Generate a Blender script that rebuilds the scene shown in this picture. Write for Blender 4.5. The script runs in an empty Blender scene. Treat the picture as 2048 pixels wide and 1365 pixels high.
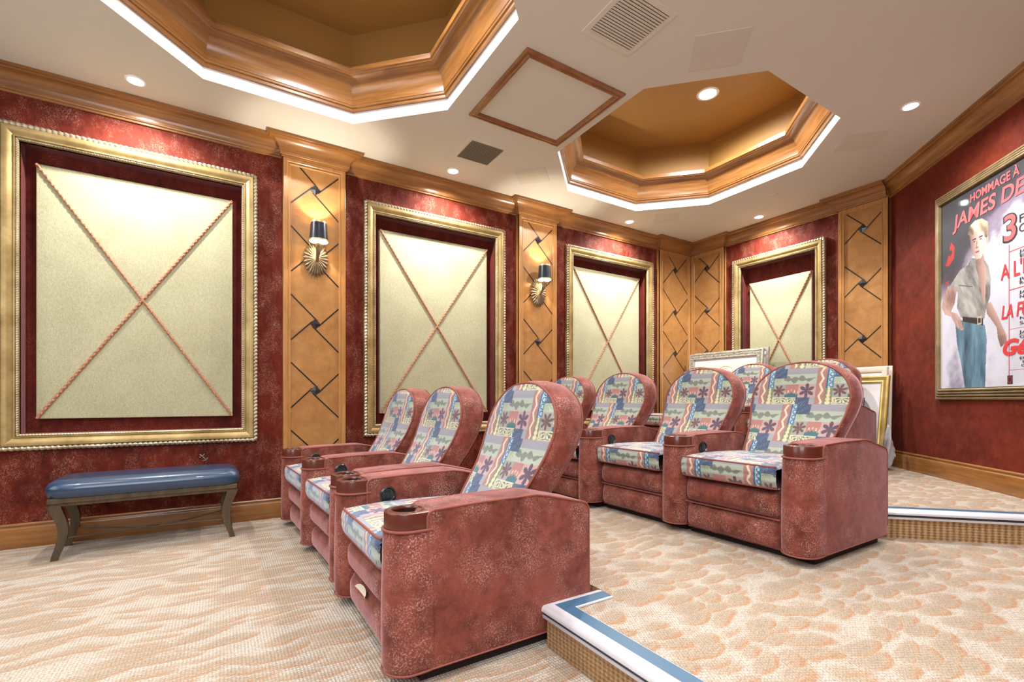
import bpy, bmesh, math, random
import numpy as np
from mathutils import Vector, Matrix

S = bpy.context.scene
COL = S.collection
R = math.radians
PI = math.pi

# ------------------------------------------------------------------ camera
cd = bpy.data.cameras.new('camera')
cam = bpy.data.objects.new('camera', cd)
COL.objects.link(cam)
S.camera = cam
cam.location = (0, 0, 1.0)
cam.rotation_euler = (R(90), 0, R(58.2 - 90))
cd.sensor_width = 36
cd.lens = 941 / 2048 * 36
cd.shift_y = 117.5 / 2048
cd.clip_start = 0.05

# ------------------------------------------------------------------ world and view
w = bpy.data.worlds.new('world')
S.world = w
w.use_nodes = True
w.node_tree.nodes['Background'].inputs[0].default_value = (1, 0.95, 0.9, 1)
w.node_tree.nodes['Background'].inputs[1].default_value = 0.1
S.view_settings.view_transform = 'Standard'
S.view_settings.look = 'None'
S.view_settings.gamma = 1
S.view_settings.use_curve_mapping = False
S.view_settings.exposure = 0.0

# ------------------------------------------------------------------ lamps of the room, plus added fill
H = 3.20          # ceiling height
YW = 4.45         # left wall
XW = 5.80         # back wall


def area(name, loc, rot, sx, sy, energy, color=(1, 1, 1)):
    l = bpy.data.lights.new(name, 'AREA')
    l.shape = 'RECTANGLE'
    l.size = sx
    l.size_y = sy
    l.energy = energy
    l.color = color
    o = bpy.data.objects.new(name, l)
    o.location = loc
    o.rotation_euler = rot
    COL.objects.link(o)
    return o


def spot(name, loc, energy, color=(1, 0.965, 0.91), size=100, blend=0.6, rad=0.04, rot=(0, 0, 0)):
    l = bpy.data.lights.new(name, 'SPOT')
    l.energy = energy
    l.color = color
    l.spot_size = R(size)
    l.spot_blend = blend
    l.shadow_soft_size = rad
    o = bpy.data.objects.new(name, l)
    o.location = loc
    o.rotation_euler = rot
    COL.objects.link(o)
    return o


DOWN = [(-0.495, 4.12), (1.90, 4.14), (4.29, 4.17), (5.50, 3.24), (4.39, 1.42)]
# added area fills, unseen; no real source stands at these two room ends
area('room_end_fill', (-0.6, -0.9, 2.2), (R(72), 0, R(-38)), 2.4, 1.5, 88, (0.94, 0.97, 1.0))
area('screen_end_fill', (-2.7, 2.2, 2.0), (R(78), 0, R(-90)), 2.4, 1.6, 40, (0.95, 0.98, 1.0))
for x, y in DOWN[:4]:
    spot('downlight_or_fill_lamp', (x, y, H - 0.03), 165, size=162, blend=1.0, rad=0.03)
spot('downlight_or_fill_lamp', (4.39, 1.42, H - 0.03), 150, size=150, blend=1.0)
spot('tray_lamp', (3.91, 2.80, 3.84), 210, size=176, blend=0.7)
spot('tray_lamp', (0.62, 2.79, 3.84), 115, size=150, blend=0.35)
for x, y in [(0.0, 1.0), (2.0, 1.1), (-1.3, 2.6), (0.9, -0.6), (2.9, 0.1), (-2.0, 0.5)]:  # extra downlights out of view, added as fill for the room
    spot('downlight_or_fill_lamp', (x, y, H - 0.03), 130, size=140, blend=0.9, rad=0.05)


# ------------------------------------------------------------------ helpers: objects
def tag(o, label=None, cat=None, group=None, kind=None):
    if label:
        o['label'] = label
    if cat:
        o['category'] = cat
    if group:
        o['group'] = group
    if kind:
        o['kind'] = kind
    return o


def empty(name, loc, rz=0):
    o = bpy.data.objects.new(name, None)
    o.empty_display_size = 0.05
    COL.objects.link(o)
    o.location = loc
    o.rotation_euler = (0, 0, rz)
    return o


def link(name, me, mat=None, parent=None, smooth=True, angle=35, loc=None):
    o = bpy.data.objects.new(name, me)
    COL.objects.link(o)
    if mat is not None:
        for m in (mat if isinstance(mat, (list, tuple)) else [mat]):
            me.materials.append(m)
    if smooth and len(me.polygons):
        me.polygons.foreach_set('use_smooth', [True] * len(me.polygons))
        me.set_sharp_from_angle(angle=R(angle))
    if parent:
        o.parent = parent
    if loc:
        o.location = loc
    return o


def copy_tree(o, parent=None):
    c = o.copy()
    COL.objects.link(c)
    c.parent = parent
    for ch in list(o.children):
        copy_tree(ch, c)
    return c


class MB:
    """collects vertices and faces for ONE mesh"""
    def __init__(self):
        self.v = []
        self.f = []
        self.mi = []

    def add(self, vs, fs, mi=0):
        b = len(self.v)
        self.v += [tuple(p) for p in vs]
        self.f += [tuple(i + b for i in f) for f in fs]
        self.mi += [mi] * len(fs)
        return self

    def box(self, lo, hi, bev=0, mi=0, rot=None, at=None):
        bm = bmesh.new()
        bmesh.ops.create_cube(bm, size=1)
        c = [(a + b) / 2 for a, b in zip(lo, hi)]
        s = [b - a for a, b in zip(lo, hi)]
        for v in bm.verts:
            v.co = Vector((v.co.x * s[0], v.co.y * s[1], v.co.z * s[2]))
        if bev:
            bmesh.ops.bevel(bm, geom=bm.edges[:], offset=min(bev, min(s) * 0.45), segments=3, affect='EDGES', profile=0.6)
        M = Matrix.Translation(c)
        if rot is not None:
            M = M @ rot.to_4x4()
        bm.transform(M)
        if at is not None:
            bm.transform(at)
        bm.verts.index_update()
        self.add([v.co[:] for v in bm.verts], [[v.index for v in f.verts] for f in bm.faces], mi)
        bm.free()
        return self

    def prism(self, pts, to3, d0, d1, bev=0, mi=0, seg=3):
        """polygon pts (a,b) extruded from d0 to d1; to3(a,b,d) -> xyz"""
        bm = bmesh.new()
        A = [bm.verts.new((p[0], p[1], d0)) for p in pts]
        B = [bm.verts.new((p[0], p[1], d1)) for p in pts]
        n = len(pts)
        bm.faces.new(A[::-1])
        bm.faces.new(B)
        for i in range(n):
            bm.faces.new((A[i], A[(i + 1) % n], B[(i + 1) % n], B[i]))
        bmesh.ops.recalc_face_normals(bm, faces=bm.faces[:])
        if bev:
            bmesh.ops.bevel(bm, geom=bm.edges[:], offset=bev, segments=seg, affect='EDGES', profile=0.6)
        bm.verts.index_update()
        self.add([to3(*v.co) for v in bm.verts], [[v.index for v in f.verts] for f in bm.faces], mi)
        bm.free()
        return self

    def rings(self, rings, closed=True, cap0=False, cap1=False, loop=False, mi=0):
        n = len(rings[0])
        vs = [p for r in rings for p in r]
        fs = []
        m = len(rings)
        for i in range(m - 1 + (1 if loop else 0)):
            a, b = i * n, ((i + 1) % m) * n
            for j in range(n if closed else n - 1):
                k = (j + 1) % n
                fs.append((a + j, a + k, b + k, b + j))
        if cap0:
            fs.append(tuple(range(n))[::-1])
        if cap1:
            fs.append(tuple((m - 1) * n + j for j in range(n)))
        return self.add(vs, fs, mi)

    def tube(self, path, r, n=8, closed=False, caps=True, lobes=0, amp=0.25, pitch=0.03, sy=1.0, mi=0):
        P = [Vector(p) for p in path]
        m = len(P)
        rings = []
        up = None
        s = 0
        for i in range(m):
            a = P[i - 1] if (i > 0 or closed) else P[i]
            b = P[(i + 1) % m] if (i < m - 1 or closed) else P[i]
            t = (b - a)
            t = t.normalized() if t.length > 1e-9 else Vector((0, 0, 1))
            if up is None:
                up = Vector((0, 0, 1)) if abs(t.z) < 0.9 else Vector((0, 1, 0))
            u = t.cross(up)
            if u.length < 1e-6:
                u = t.orthogonal()
            u.normalize()
            up = u.cross(t).normalized()
            if i:
                s += (P[i] - P[i - 1]).length
            rr = r[i] if isinstance(r, (list, tuple)) else r
            ring = []
            for k in range(n):
                th = 2 * PI * k / n
                q = rr
                if lobes:
                    q = rr * (1 - amp + amp * abs(math.cos(lobes * (th / 2) + PI * s / pitch)) * 1.6)
                ring.append(P[i] + u * (math.cos(th) * q) + up * (math.sin(th) * q * sy))
            rings.append(ring)
        return self.rings(rings, True, caps and not closed, caps and not closed, closed, mi)

    def lathe(self, prof, c, n=32, axis='z', mi=0, fl=None):
        rings = []
        for k, (r, h) in enumerate(prof):
            ring = []
            for i in range(n):
                th = 2 * PI * i / n
                q = r * (fl(th, k) if fl else 1)
                if axis == 'z':
                    ring.append((c[0] + q * math.cos(th), c[1] + q * math.sin(th), c[2] + h))
                else:      # y
                    ring.append((c[0] + q * math.cos(th), c[1] + h, c[2] + q * math.sin(th)))
            rings.append(ring)
        return self.rings(rings)

    def mesh(self, name):
        me = bpy.data.meshes.new(name)
        me.from_pydata(self.v, [], self.f)
        if any(self.mi):
            me.polygons.foreach_set('material_index', self.mi)
        bm = bmesh.new()
        bm.from_mesh(me)
        bmesh.ops.recalc_face_normals(bm, faces=bm.faces[:])
        bm.to_mesh(me)
        bm.free()
        me.update()
        return me

    def build(self, name, mat, parent=None, smooth=True, angle=35, loc=None):
        return link(name, self.mesh(name), mat, parent, smooth, angle, loc)


def offset_path(path, d, closed):
    """offset a 2D polyline to its left side by d with mitred corners"""
    n = len(path)
    out = []
    for i in range(n):
        p = Vector(path[i])
        dirs = []
        if closed or i > 0:
            dirs.append((p - Vector(path[i - 1])).normalized())
        if closed or i < n - 1:
            dirs.append((Vector(path[(i + 1) % n]) - p).normalized())
        ns = [Vector((-q.y, q.x)) for q in dirs]
        if len(ns) == 1:
            o = ns[0] * d
        else:
            m = (ns[0] + ns[1])
            m.normalize()
            o = m * (d / max(0.2, m.dot(ns[0])))
        out.append(p + o)
    return out


def sweep(mb, path, prof, closed=False, cap=True, mi=0):
    """moulding along a plan path; profile = (offset to the left, z)"""
    offs = [offset_path(path, d, closed) for d, z in prof]
    rings = []
    for i in range(len(path)):
        rings.append([(offs[k][i].x, offs[k][i].y, prof[k][1]) for k in range(len(prof))])
    mb.rings(rings, closed=False, loop=closed, mi=mi)
    return mb


def frame_sweep(mb, to3, w0, h0, w1, h1, prof, mi=0):
    """picture-frame moulding round rectangle; prof=(inset a, depth d)"""
    rings = []
    for (x, z, sx, sz) in ((w0, h0, 1, 1), (w1, h0, -1, 1), (w1, h1, -1, -1), (w0, h1, 1, -1)):
        rings.append([to3(x + sx * a, z + sz * a, d) for a, d in prof])
    mb.rings(rings, closed=False, loop=True, mi=mi)
    return mb


def rope_frame(mb, to3, w0, h0, w1, h1, a, d, r, pitch, n=8, step=None, lobes=1):
    step = step or pitch / 5
    P = [(w0 + a, h0 + a), (w1 - a, h0 + a), (w1 - a, h1 - a), (w0 + a, h1 - a)]
    for i in range(4):
        p, q = Vector(P[i]), Vector(P[(i + 1) % 4])
        m = int((q - p).length / step)
        pts = [to3(*(p + (q - p) * (k / m)), d) for k in range(m + 1)]
        mb.tube(pts, r, n=n, lobes=lobes, amp=0.3, pitch=pitch)
    return mb


# ------------------------------------------------------------------ helpers: materials
def new_mat(name):
    m = bpy.data.materials.new(name)
    m.use_nodes = True
    nt = m.node_tree
    b = nt.nodes['Principled BSDF']
    return m, nt, b


def srgb(r, g, b):
    return tuple(((c / 255) / 12.92 if c / 255 <= 0.04045 else ((c / 255 + 0.055) / 1.055) ** 2.4) for c in (r, g, b)) + (1,)


def N(nt, typ, **kw):
    n = nt.nodes.new(typ)
    for k, v in kw.items():
        if k.startswith('i_'):
            n.inputs[k[2:].replace('_', ' ')].default_value = v
        else:
            setattr(n, k, v)
    return n


def coords(nt, scale=(1, 1, 1), rot=(0, 0, 0), kind='Object'):
    tc = N(nt, 'ShaderNodeTexCoord')
    mp = N(nt, 'ShaderNodeMapping')
    mp.inputs['Scale'].default_value = scale
    mp.inputs['Rotation'].default_value = rot
    nt.links.new(tc.outputs[kind], mp.inputs[0])
    return mp.outputs[0]


def ramp(nt, fac, stops):
    r = N(nt, 'ShaderNodeValToRGB')
    cr = r.color_ramp
    while len(cr.elements) < len(stops):
        cr.elements.new(0.5)
    for e, (p, c) in zip(cr.elements, stops):
        e.position = p
        e.color = c
    nt.links.new(fac, r.inputs[0])
    return r.outputs[0]


def mix(nt, fac, a, b, mode='MIX'):
    m = N(nt, 'ShaderNodeMix', data_type='RGBA', blend_type=mode)
    for sock, v in ((m.inputs[0], fac), (m.inputs[6], a), (m.inputs[7], b)):
        if hasattr(v, 'is_linked'):
            nt.links.new(v, sock)
        else:
            sock.default_value = v
    return m.outputs[2]


def noise(nt, vec, scale, detail=4, rough=0.55, dist=0):
    n = N(nt, 'ShaderNodeTexNoise')
    n.inputs['Scale'].default_value = scale
    n.inputs['Detail'].default_value = detail
    n.inputs['Roughness'].default_value = rough
    n.inputs['Distortion'].default_value = dist
    nt.links.new(vec, n.inputs['Vector'])
    return n.outputs[0]


def math_(nt, op, a, b=0.0, c=0.0):
    m = N(nt, 'ShaderNodeMath', operation=op)
    for s, v in zip(m.inputs, (a, b, c)):
        if hasattr(v, 'is_linked'):
            nt.links.new(v, s)
        else:
            s.default_value = v
    return m.outputs[0]


def bump(nt, b, h, strength=0.3, dist=0.01):
    n = N(nt, 'ShaderNodeBump')
    n.inputs['Strength'].default_value = strength
    n.inputs['Distance'].default_value = dist
    nt.links.new(h, n.inputs['Height'])
    nt.links.new(n.outputs[0], b.inputs['Normal'])


def plain(name, col, rough=0.5, metal=0, coat=0, emis=None, es=0, spec=0.5):
    m, nt, b = new_mat(name)
    b.inputs['Base Color'].default_value = col
    b.inputs['Roughness'].default_value = rough
    b.inputs['Metallic'].default_value = metal
    b.inputs['Coat Weight'].default_value = coat
    b.inputs['Specular IOR Level'].default_value = spec
    if emis:
        b.inputs['Emission Color'].default_value = emis
        b.inputs['Emission Strength'].default_value = es
    v = coords(nt)
    nz = noise(nt, v, 14, 3)
    c = mix(nt, nz, tuple(x * 0.93 for x in col[:3]) + (1,), tuple(min(1, x * 1.07) for x in col[:3]) + (1,))
    nt.links.new(c, b.inputs['Base Color'])
    return m


def wood(name, scale, lo, hi, rough=0.28, coat=0.35):
    m, nt, b = new_mat(name)
    v = coords(nt, scale)
    n1 = noise(nt, v, 3.0, 6, 0.6, 0.4)
    n2 = noise(nt, coords(nt, (1, 1, 1)), 1.6, 2)
    f = math_(nt, 'ADD', math_(nt, 'MULTIPLY', n1, 0.65), math_(nt, 'MULTIPLY', n2, 0.35))
    nt.links.new(ramp(nt, f, [(0.32, lo), (0.68, hi)]), b.inputs['Base Color'])
    b.inputs['Roughness'].default_value = rough
    b.inputs['Coat Weight'].default_value = coat
    b.inputs['Coat Roughness'].default_value = 0.15
    return m


WD_LO, WD_HI = srgb(114, 72, 34), srgb(164, 114, 62)
M = {}
M['wood_v'] = wood('wood_vertical', (9, 9, 1.2), srgb(150, 104, 54), srgb(190, 140, 84))
M['wood_x'] = wood('wood_along_x', (1.0, 8, 12), WD_LO, WD_HI)
M['wood_y'] = wood('wood_along_y', (8, 1.0, 12), WD_LO, WD_HI)
M['wood_d'] = wood('wood_round', (1.1, 1.1, 16), WD_LO, WD_HI)
M['wood_dark'] = wood('wood_dark', (9, 9, 1.2), srgb(52, 42, 30), srgb(96, 80, 58), 0.4, 0.1)
M['wood_frame'] = wood('wood_hatch', (4, 4, 8), srgb(112, 68, 36), srgb(158, 104, 62), 0.35, 0.2)
M['burl'] = wood('wood_burl', (3, 3, 3), srgb(146, 100, 52), srgb(182, 134, 80), 0.33, 0.3)
M['inlay'] = plain('dark_inlay', srgb(28, 20, 18), 0.35)
M['tile'] = plain('black_stone', srgb(34, 32, 36), 0.25, coat=0.5)


def velvet(name, dark, mid, light, speck, sheen, stretch=(1, 1, 1), bias=0.0, fsc=170):
    m, nt, b = new_mat(name)
    v = coords(nt, stretch)
    big = noise(nt, v, 2.2, 4, 0.6, 0.3)
    patch = noise(nt, v, 6.5, 3, 0.65)
    fine = noise(nt, v, fsc, 2, 0.8)
    mot = noise(nt, v, 16, 5, 0.7)
    base = ramp(nt, math_(nt, 'ADD', math_(nt, 'MULTIPLY', big, 0.5), math_(nt, 'MULTIPLY', mot, 0.5)), [(0.36, dark), (0.62, mid)])
    sp = math_(nt, 'MULTIPLY', ramp(nt, patch, [(0.44 + bias, (0, 0, 0, 1)), (0.70 + bias, (1, 1, 1, 1))]),
               ramp(nt, fine, [(0.50, (0, 0, 0, 1)), (0.66, (1, 1, 1, 1))]))
    sp = math_(nt, 'MULTIPLY', sp, speck)
    nt.links.new(mix(nt, sp, base, light), b.inputs['Base Color'])
    b.inputs['Roughness'].default_value = 0.75
    b.inputs['Specular IOR Level'].default_value = 0.2
    b.inputs['Sheen Weight'].default_value = sheen
    b.inputs['Sheen Roughness'].default_value = 0.38
    b.inputs['Sheen Tint'].default_value = srgb(255, 205, 215)
    bump(nt, b, math_(nt, 'ADD', math_(nt, 'MULTIPLY', fine, 0.5), patch), 0.25, 0.004)
    return m


M['wall'] = velvet('wall_velvet', srgb(68, 17, 9), srgb(110, 37, 21), srgb(206, 150, 128), 0.75, 0.04, (1.6, 1.6, 0.9))
M['wall_plain'] = velvet('wall_velvet_right', srgb(76, 21, 10), srgb(114, 41, 22), srgb(190, 110, 90), 0.35, 0.04, bias=0.04)
M['niche'] = velvet('niche_velvet', srgb(70, 18, 12), srgb(102, 32, 22), srgb(190, 110, 90), 0.4, 0.35, (1.6, 1.6, 0.9))
M['velvet'] = velvet('seat_velvet', srgb(72, 29, 21), srgb(138, 73, 60), srgb(226, 182, 172), 0.75, 0.5, (1, 1, 1), 0.0)
M['piping'] = plain('piping', srgb(132, 72, 60), 0.8)
M['plinth'] = plain('plinth', srgb(30, 16, 14), 0.8)
M['cup'] = plain('cup_wood', srgb(88, 40, 30), 0.3, coat=0.3)
M['cup_in'] = plain('cup_inside', srgb(40, 16, 12), 0.3)
M['black'] = plain('black_plastic', srgb(20, 22, 26), 0.3, coat=0.3)
M['gold'] = None


def gold(name, lo, hi, rough=0.36, sc=6, metal=0.75):
    m, nt, b = new_mat(name)
    v = coords(nt)
    n1 = noise(nt, v, sc, 6, 0.65)
    nt.links.new(ramp(nt, n1, [(0.3, lo), (0.7, hi)]), b.inputs['Base Color'])
    b.inputs['Metallic'].default_value = metal
    b.inputs['Roughness'].default_value = rough
    return m


M['gold'] = gold('antique_gold', srgb(138, 114, 68), srgb(186, 164, 112), 0.45, metal=0.5)
M['rope_silver'] = gold('silvered_rope', srgb(150, 136, 108), srgb(214, 204, 180), 0.4)
M['poster_gold'] = gold('champagne_gold', srgb(142, 124, 92), srgb(184, 168, 134), 0.38, metal=0.6)
M['yellow_gold'] = gold('bright_gold', srgb(190, 160, 80), srgb(232, 208, 140), 0.4, metal=0.5)
M['silver'] = gold('silver_leaf', srgb(150, 148, 136), srgb(214, 212, 200), 0.42, 30, 0.5)
M['white_frame'] = plain('white_frame', srgb(226, 218, 204), 0.5)


def panel_fabric():
    m, nt, b = new_mat('gold_weave')
    v = coords(nt, (1, 1, 1))
    n1 = noise(nt, coords(nt, (60, 60, 240)), 1, 3, 0.7)
    n2 = noise(nt, coords(nt, (240, 240, 60)), 1, 3, 0.7)
    n3 = noise(nt, v, 3, 3)
    f = math_(nt, 'ADD', math_(nt, 'MULTIPLY', math_(nt, 'ADD', n1, n2), 0.4), math_(nt, 'MULTIPLY', n3, 0.2))
    nt.links.new(ramp(nt, f, [(0.34, srgb(146, 142, 104)), (0.66, srgb(198, 197, 166))]), b.inputs['Base Color'])
    b.inputs['Roughness'].default_value = 0.6
    b.inputs['Sheen Weight'].default_value = 0.3
    bump(nt, b, f, 0.5, 0.003)
    return m


M['panel'] = panel_fabric()
M['cord'] = gold('copper_cord', srgb(120, 66, 38), srgb(214, 160, 126), 0.6, 120, 0.1)


def paint(name, col, rough=0.8):
    m, nt, b = new_mat(name)
    n1 = noise(nt, coords(nt), 90, 4, 0.7)
    c2 = tuple(x * 0.93 for x in col[:3]) + (1,)
    nt.links.new(mix(nt, n1, c2, col), b.inputs['Base Color'])
    b.inputs['Roughness'].default_value = rough
    bump(nt, b, n1, 0.12, 0.002)
    return m


M['ceiling'] = paint('ceiling_paint', srgb(212, 208, 198))
M['white'] = paint('white_paint', srgb(248, 247, 245))
M['tray_gold'] = paint('gold_paint', srgb(172, 130, 68), 0.55)
M['ceil_plate'] = paint('speaker_paint', srgb(206, 200, 188))
M['vent'] = paint('vent_paint', srgb(214, 208, 196))
M['vent_dark'] = plain('vent_dark', srgb(84, 76, 62), 0.9)
M['vent_slat'] = plain('vent_slat', srgb(190, 180, 154), 0.7)


def carpet(name, kind):
    m, nt, b = new_mat(name)
    tc = coords(nt)
    warp = noise(nt, tc, 3.0, 3)
    w3 = N(nt, 'ShaderNodeTexNoise')
    w3.inputs['Scale'].default_value = 2.4
    w3.inputs['Detail'].default_value = 2
    nt.links.new(tc, w3.inputs['Vector'])
    vadd = N(nt, 'ShaderNodeVectorMath', operation='MULTIPLY_ADD')
    nt.links.new(w3.outputs['Color'], vadd.inputs[0])
    vadd.inputs[1].default_value = (0.22, 0.22, 0)
    nt.links.new(tc, vadd.inputs[2])
    mp = N(nt, 'ShaderNodeMapping')
    if kind == 'ripple':
        mp.inputs['Rotation'].default_value = (0, 0, R(12))
        mp.inputs['Scale'].default_value = (4.6, 19, 1)
    else:
        mp.inputs['Rotation'].default_value = (0, 0, R(18))
        mp.inputs['Scale'].default_value = (7.0, 13.5, 1)
    nt.links.new(vadd.outputs[0], mp.inputs[0])
    vo = N(nt, 'ShaderNodeTexVoronoi', feature='F1')
    vo.inputs['Scale'].default_value = 1
    vo.inputs['Randomness'].default_value = 0.75
    nt.links.new(mp.outputs[0], vo.inputs['Vector'])
    sub = N(nt, 'ShaderNodeVectorMath', operation='SUBTRACT')
    nt.links.new(mp.outputs[0], sub.inputs[0])
    nt.links.new(vo.outputs['Position'], sub.inputs[1])
    sep = N(nt, 'ShaderNodeSeparateXYZ')
    nt.links.new(sub.outputs[0], sep.inputs[0])
    d = vo.outputs['Distance']
    fv = coords(nt, (1, 1, 1), (0, 0, R(30)) if kind != 'ripple' else (0, 0, 0))
    wv = N(nt, 'ShaderNodeTexWave', wave_type='BANDS', bands_direction='X')
    wv.inputs['Scale'].default_value = 26 if kind == 'ripple' else 30
    wv.inputs['Distortion'].default_value = 1.2
    wv.inputs['Detail'].default_value = 2
    wv.inputs['Detail Scale'].default_value = 3
    nt.links.new(fv, wv.inputs['Vector'])
    wy = N(nt, 'ShaderNodeTexWave', wave_type='BANDS', bands_direction='Y')
    wy.inputs['Scale'].default_value = 22
    wy.inputs['Distortion'].default_value = 1.0
    nt.links.new(fv, wy.inputs['Vector'])
    WV = wv.outputs[1]
    ring = ramp(nt, d, [(0.28, (0, 0, 0, 1)), (0.45, (1, 1, 1, 1)), (0.52, (1, 1, 1, 1)), (0.62, (0, 0, 0, 1))])
    side = ramp(nt, math_(nt, 'ADD', math_(nt, 'MULTIPLY', sep.outputs[0], 0.55),
                          math_(nt, 'ADD', math_(nt, 'MULTIPLY', sep.outputs[1], -0.9), 0.45)), [(0.42, (0, 0, 0, 1)), (0.75, (1, 1, 1, 1))])
    edge = ramp(nt, d, [(0.50, (0, 0, 0, 1)), (0.70, (1, 1, 1, 1))])
    body = ramp(nt, d, [(0.0, srgb(186, 170, 150)), (0.6, srgb(204, 190, 172))])
    c = mix(nt, math_(nt, 'MULTIPLY', edge, 0.75), body, srgb(228, 222, 214))
    c = mix(nt, math_(nt, 'MULTIPLY', math_(nt, 'MULTIPLY', math_(nt, 'MULTIPLY', ring, side), math_(nt, 'MULTIPLY_ADD', WV, 0.75, 0.25)), 0.95), c, srgb(204, 138, 84))
    fine = noise(nt, tc, 110, 3, 0.85)
    wv_ = math_(nt, 'MULTIPLY', wv.outputs[1], wy.outputs[1])
    dk = math_(nt, 'ADD', math_(nt, 'MULTIPLY', ramp(nt, wv_, [(0.0, (1, 1, 1, 1)), (0.5, (0, 0, 0, 1))]), 0.42),
               math_(nt, 'MULTIPLY', ramp(nt, fine, [(0.35, (1, 1, 1, 1)), (0.6, (0, 0, 0, 1))]), 0.45))
    c = mix(nt, dk, c, srgb(122, 98, 74))
    nt.links.new(c, b.inputs['Base Color'])
    b.inputs['Roughness'].default_value = 0.95
    b.inputs['Specular IOR Level'].default_value = 0.1
    b.inputs['Sheen Weight'].default_value = 0.15
    bump(nt, b, math_(nt, 'ADD', math_(nt, 'MULTIPLY', fine, 0.8), wv_), 0.8, 0.006)
    return m


M['carpet_low'] = carpet('carpet_rippled', 'ripple')
M['carpet_high'] = carpet('carpet_scaled', 'scale')


def riser_mat():
    m, nt, b = new_mat('carpet_riser')
    v = coords(nt, (1, 1, 1))
    k = noise(nt, v, 120, 3, 0.8)
    for dr, sc in (('X', 14), ('Y', 14), ('Z', 20)):
        wv = N(nt, 'ShaderNodeTexWave', wave_type='BANDS', bands_direction=dr)
        wv.inputs['Scale'].default_value = sc
        wv.inputs['Distortion'].default_value = 1.5
        nt.links.new(v, wv.inputs['Vector'])
        k = math_(nt, 'ADD', k, math_(nt, 'MULTIPLY', wv.outputs[1], 0.25))
    k = math_(nt, 'MULTIPLY', k, 0.6)
    nt.links.new(ramp(nt, k, [(0.3, srgb(112, 82, 50)), (0.75, srgb(196, 162, 120))]), b.inputs['Base Color'])
    b.inputs['Roughness'].default_value = 0.95
    bump(nt, b, k, 0.8, 0.006)
    return m


M['riser'] = riser_mat()
M['nose_blue'] = plain('nosing_vinyl', srgb(60, 100, 130), 0.35)
M['nose_metal'] = plain('nosing_metal', srgb(222, 226, 236), 0.3, metal=0.3)
M['nose_dark'] = plain('nosing_groove', srgb(46, 50, 56), 0.5)
M['leather'] = plain('blue_leather', srgb(38, 62, 92), 0.3, coat=0.5)
M['shade'] = plain('shade_black', srgb(26, 40, 56), 0.28, coat=0.5)
M['shade_band'] = plain('shade_band', srgb(206, 186, 140), 0.4, metal=0.5)
M['shade_in'] = plain('shade_inside', srgb(240, 220, 170), 0.5)
M['bulb'] = plain('bulb_glow', (1, 0.85, 0.6, 1), 0.5, emis=(1, 0.86, 0.66, 1), es=25)
M['glow'] = plain('downlight_glow', (1, 1, 1, 1), 0.5, emis=(0.95, 0.97, 1, 1), es=14)
M['burst'] = gold('sunburst_silver', srgb(120, 100, 76), srgb(190, 172, 142), 0.4, 12, 0.7)
M['mat_board'] = plain('mat_board', srgb(232, 230, 232), 0.7)
M['drawing'] = plain('drawing_paper', srgb(240, 234, 222), 0.7)
M['grey_art'] = plain('grey_art', srgb(150, 148, 150), 0.7)
M['lizard'] = plain('pewter', srgb(150, 146, 146), 0.35, metal=0.8)


def vcol_mat(name, rough=0.8, sheen=0.0, coat=0, weave=True):
    m, nt, b = new_mat(name)
    a = N(nt, 'ShaderNodeVertexColor')
    a.layer_name = 'Col'
    f = noise(nt, coords(nt), 260 if weave else 30, 3, 0.8)
    c = mix(nt, math_(nt, 'MULTIPLY', f, 0.35 if weave else 0.1), a.outputs[0], (0.10, 0.09, 0.09, 1))
    nt.links.new(c, b.inputs['Base Color'])
    b.inputs['Roughness'].default_value = rough
    b.inputs['Sheen Weight'].default_value = sheen
    b.inputs['Sheen Tint'].default_value = srgb(210, 225, 255)
    b.inputs['Coat Weight'].default_value = coat
    b.inputs['Coat Roughness'].default_value = 0.05
    if weave:
        bump(nt, b, f, 0.3, 0.002)
    return m


M['tapestry'] = vcol_mat('tapestry', 0.7, 0.5)
M['poster'] = vcol_mat('poster_print', 0.5, 0, 0.05, weave=False)

# ------------------------------------------------------------------ room shell
PIL = 0.065   # how far the pilasters stand out
ROOM = [(-3.2, YW), (-3.2, -1.4), (2.37, -1.4), (XW, 2.03), (XW, YW)]
OCT1, OCT2 = (0.40, 2.79), (3.61, 2.835)


def octagon(c, a=1.065, s=0.5, k=1.0):
    P = [(-s, a), (s, a), (a, s), (a, -s), (s, -a), (-s, -a), (-a, -s), (-a, s)]
    return [(c[0] + x * k, c[1] + y * k) for x, y in P]


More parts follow.
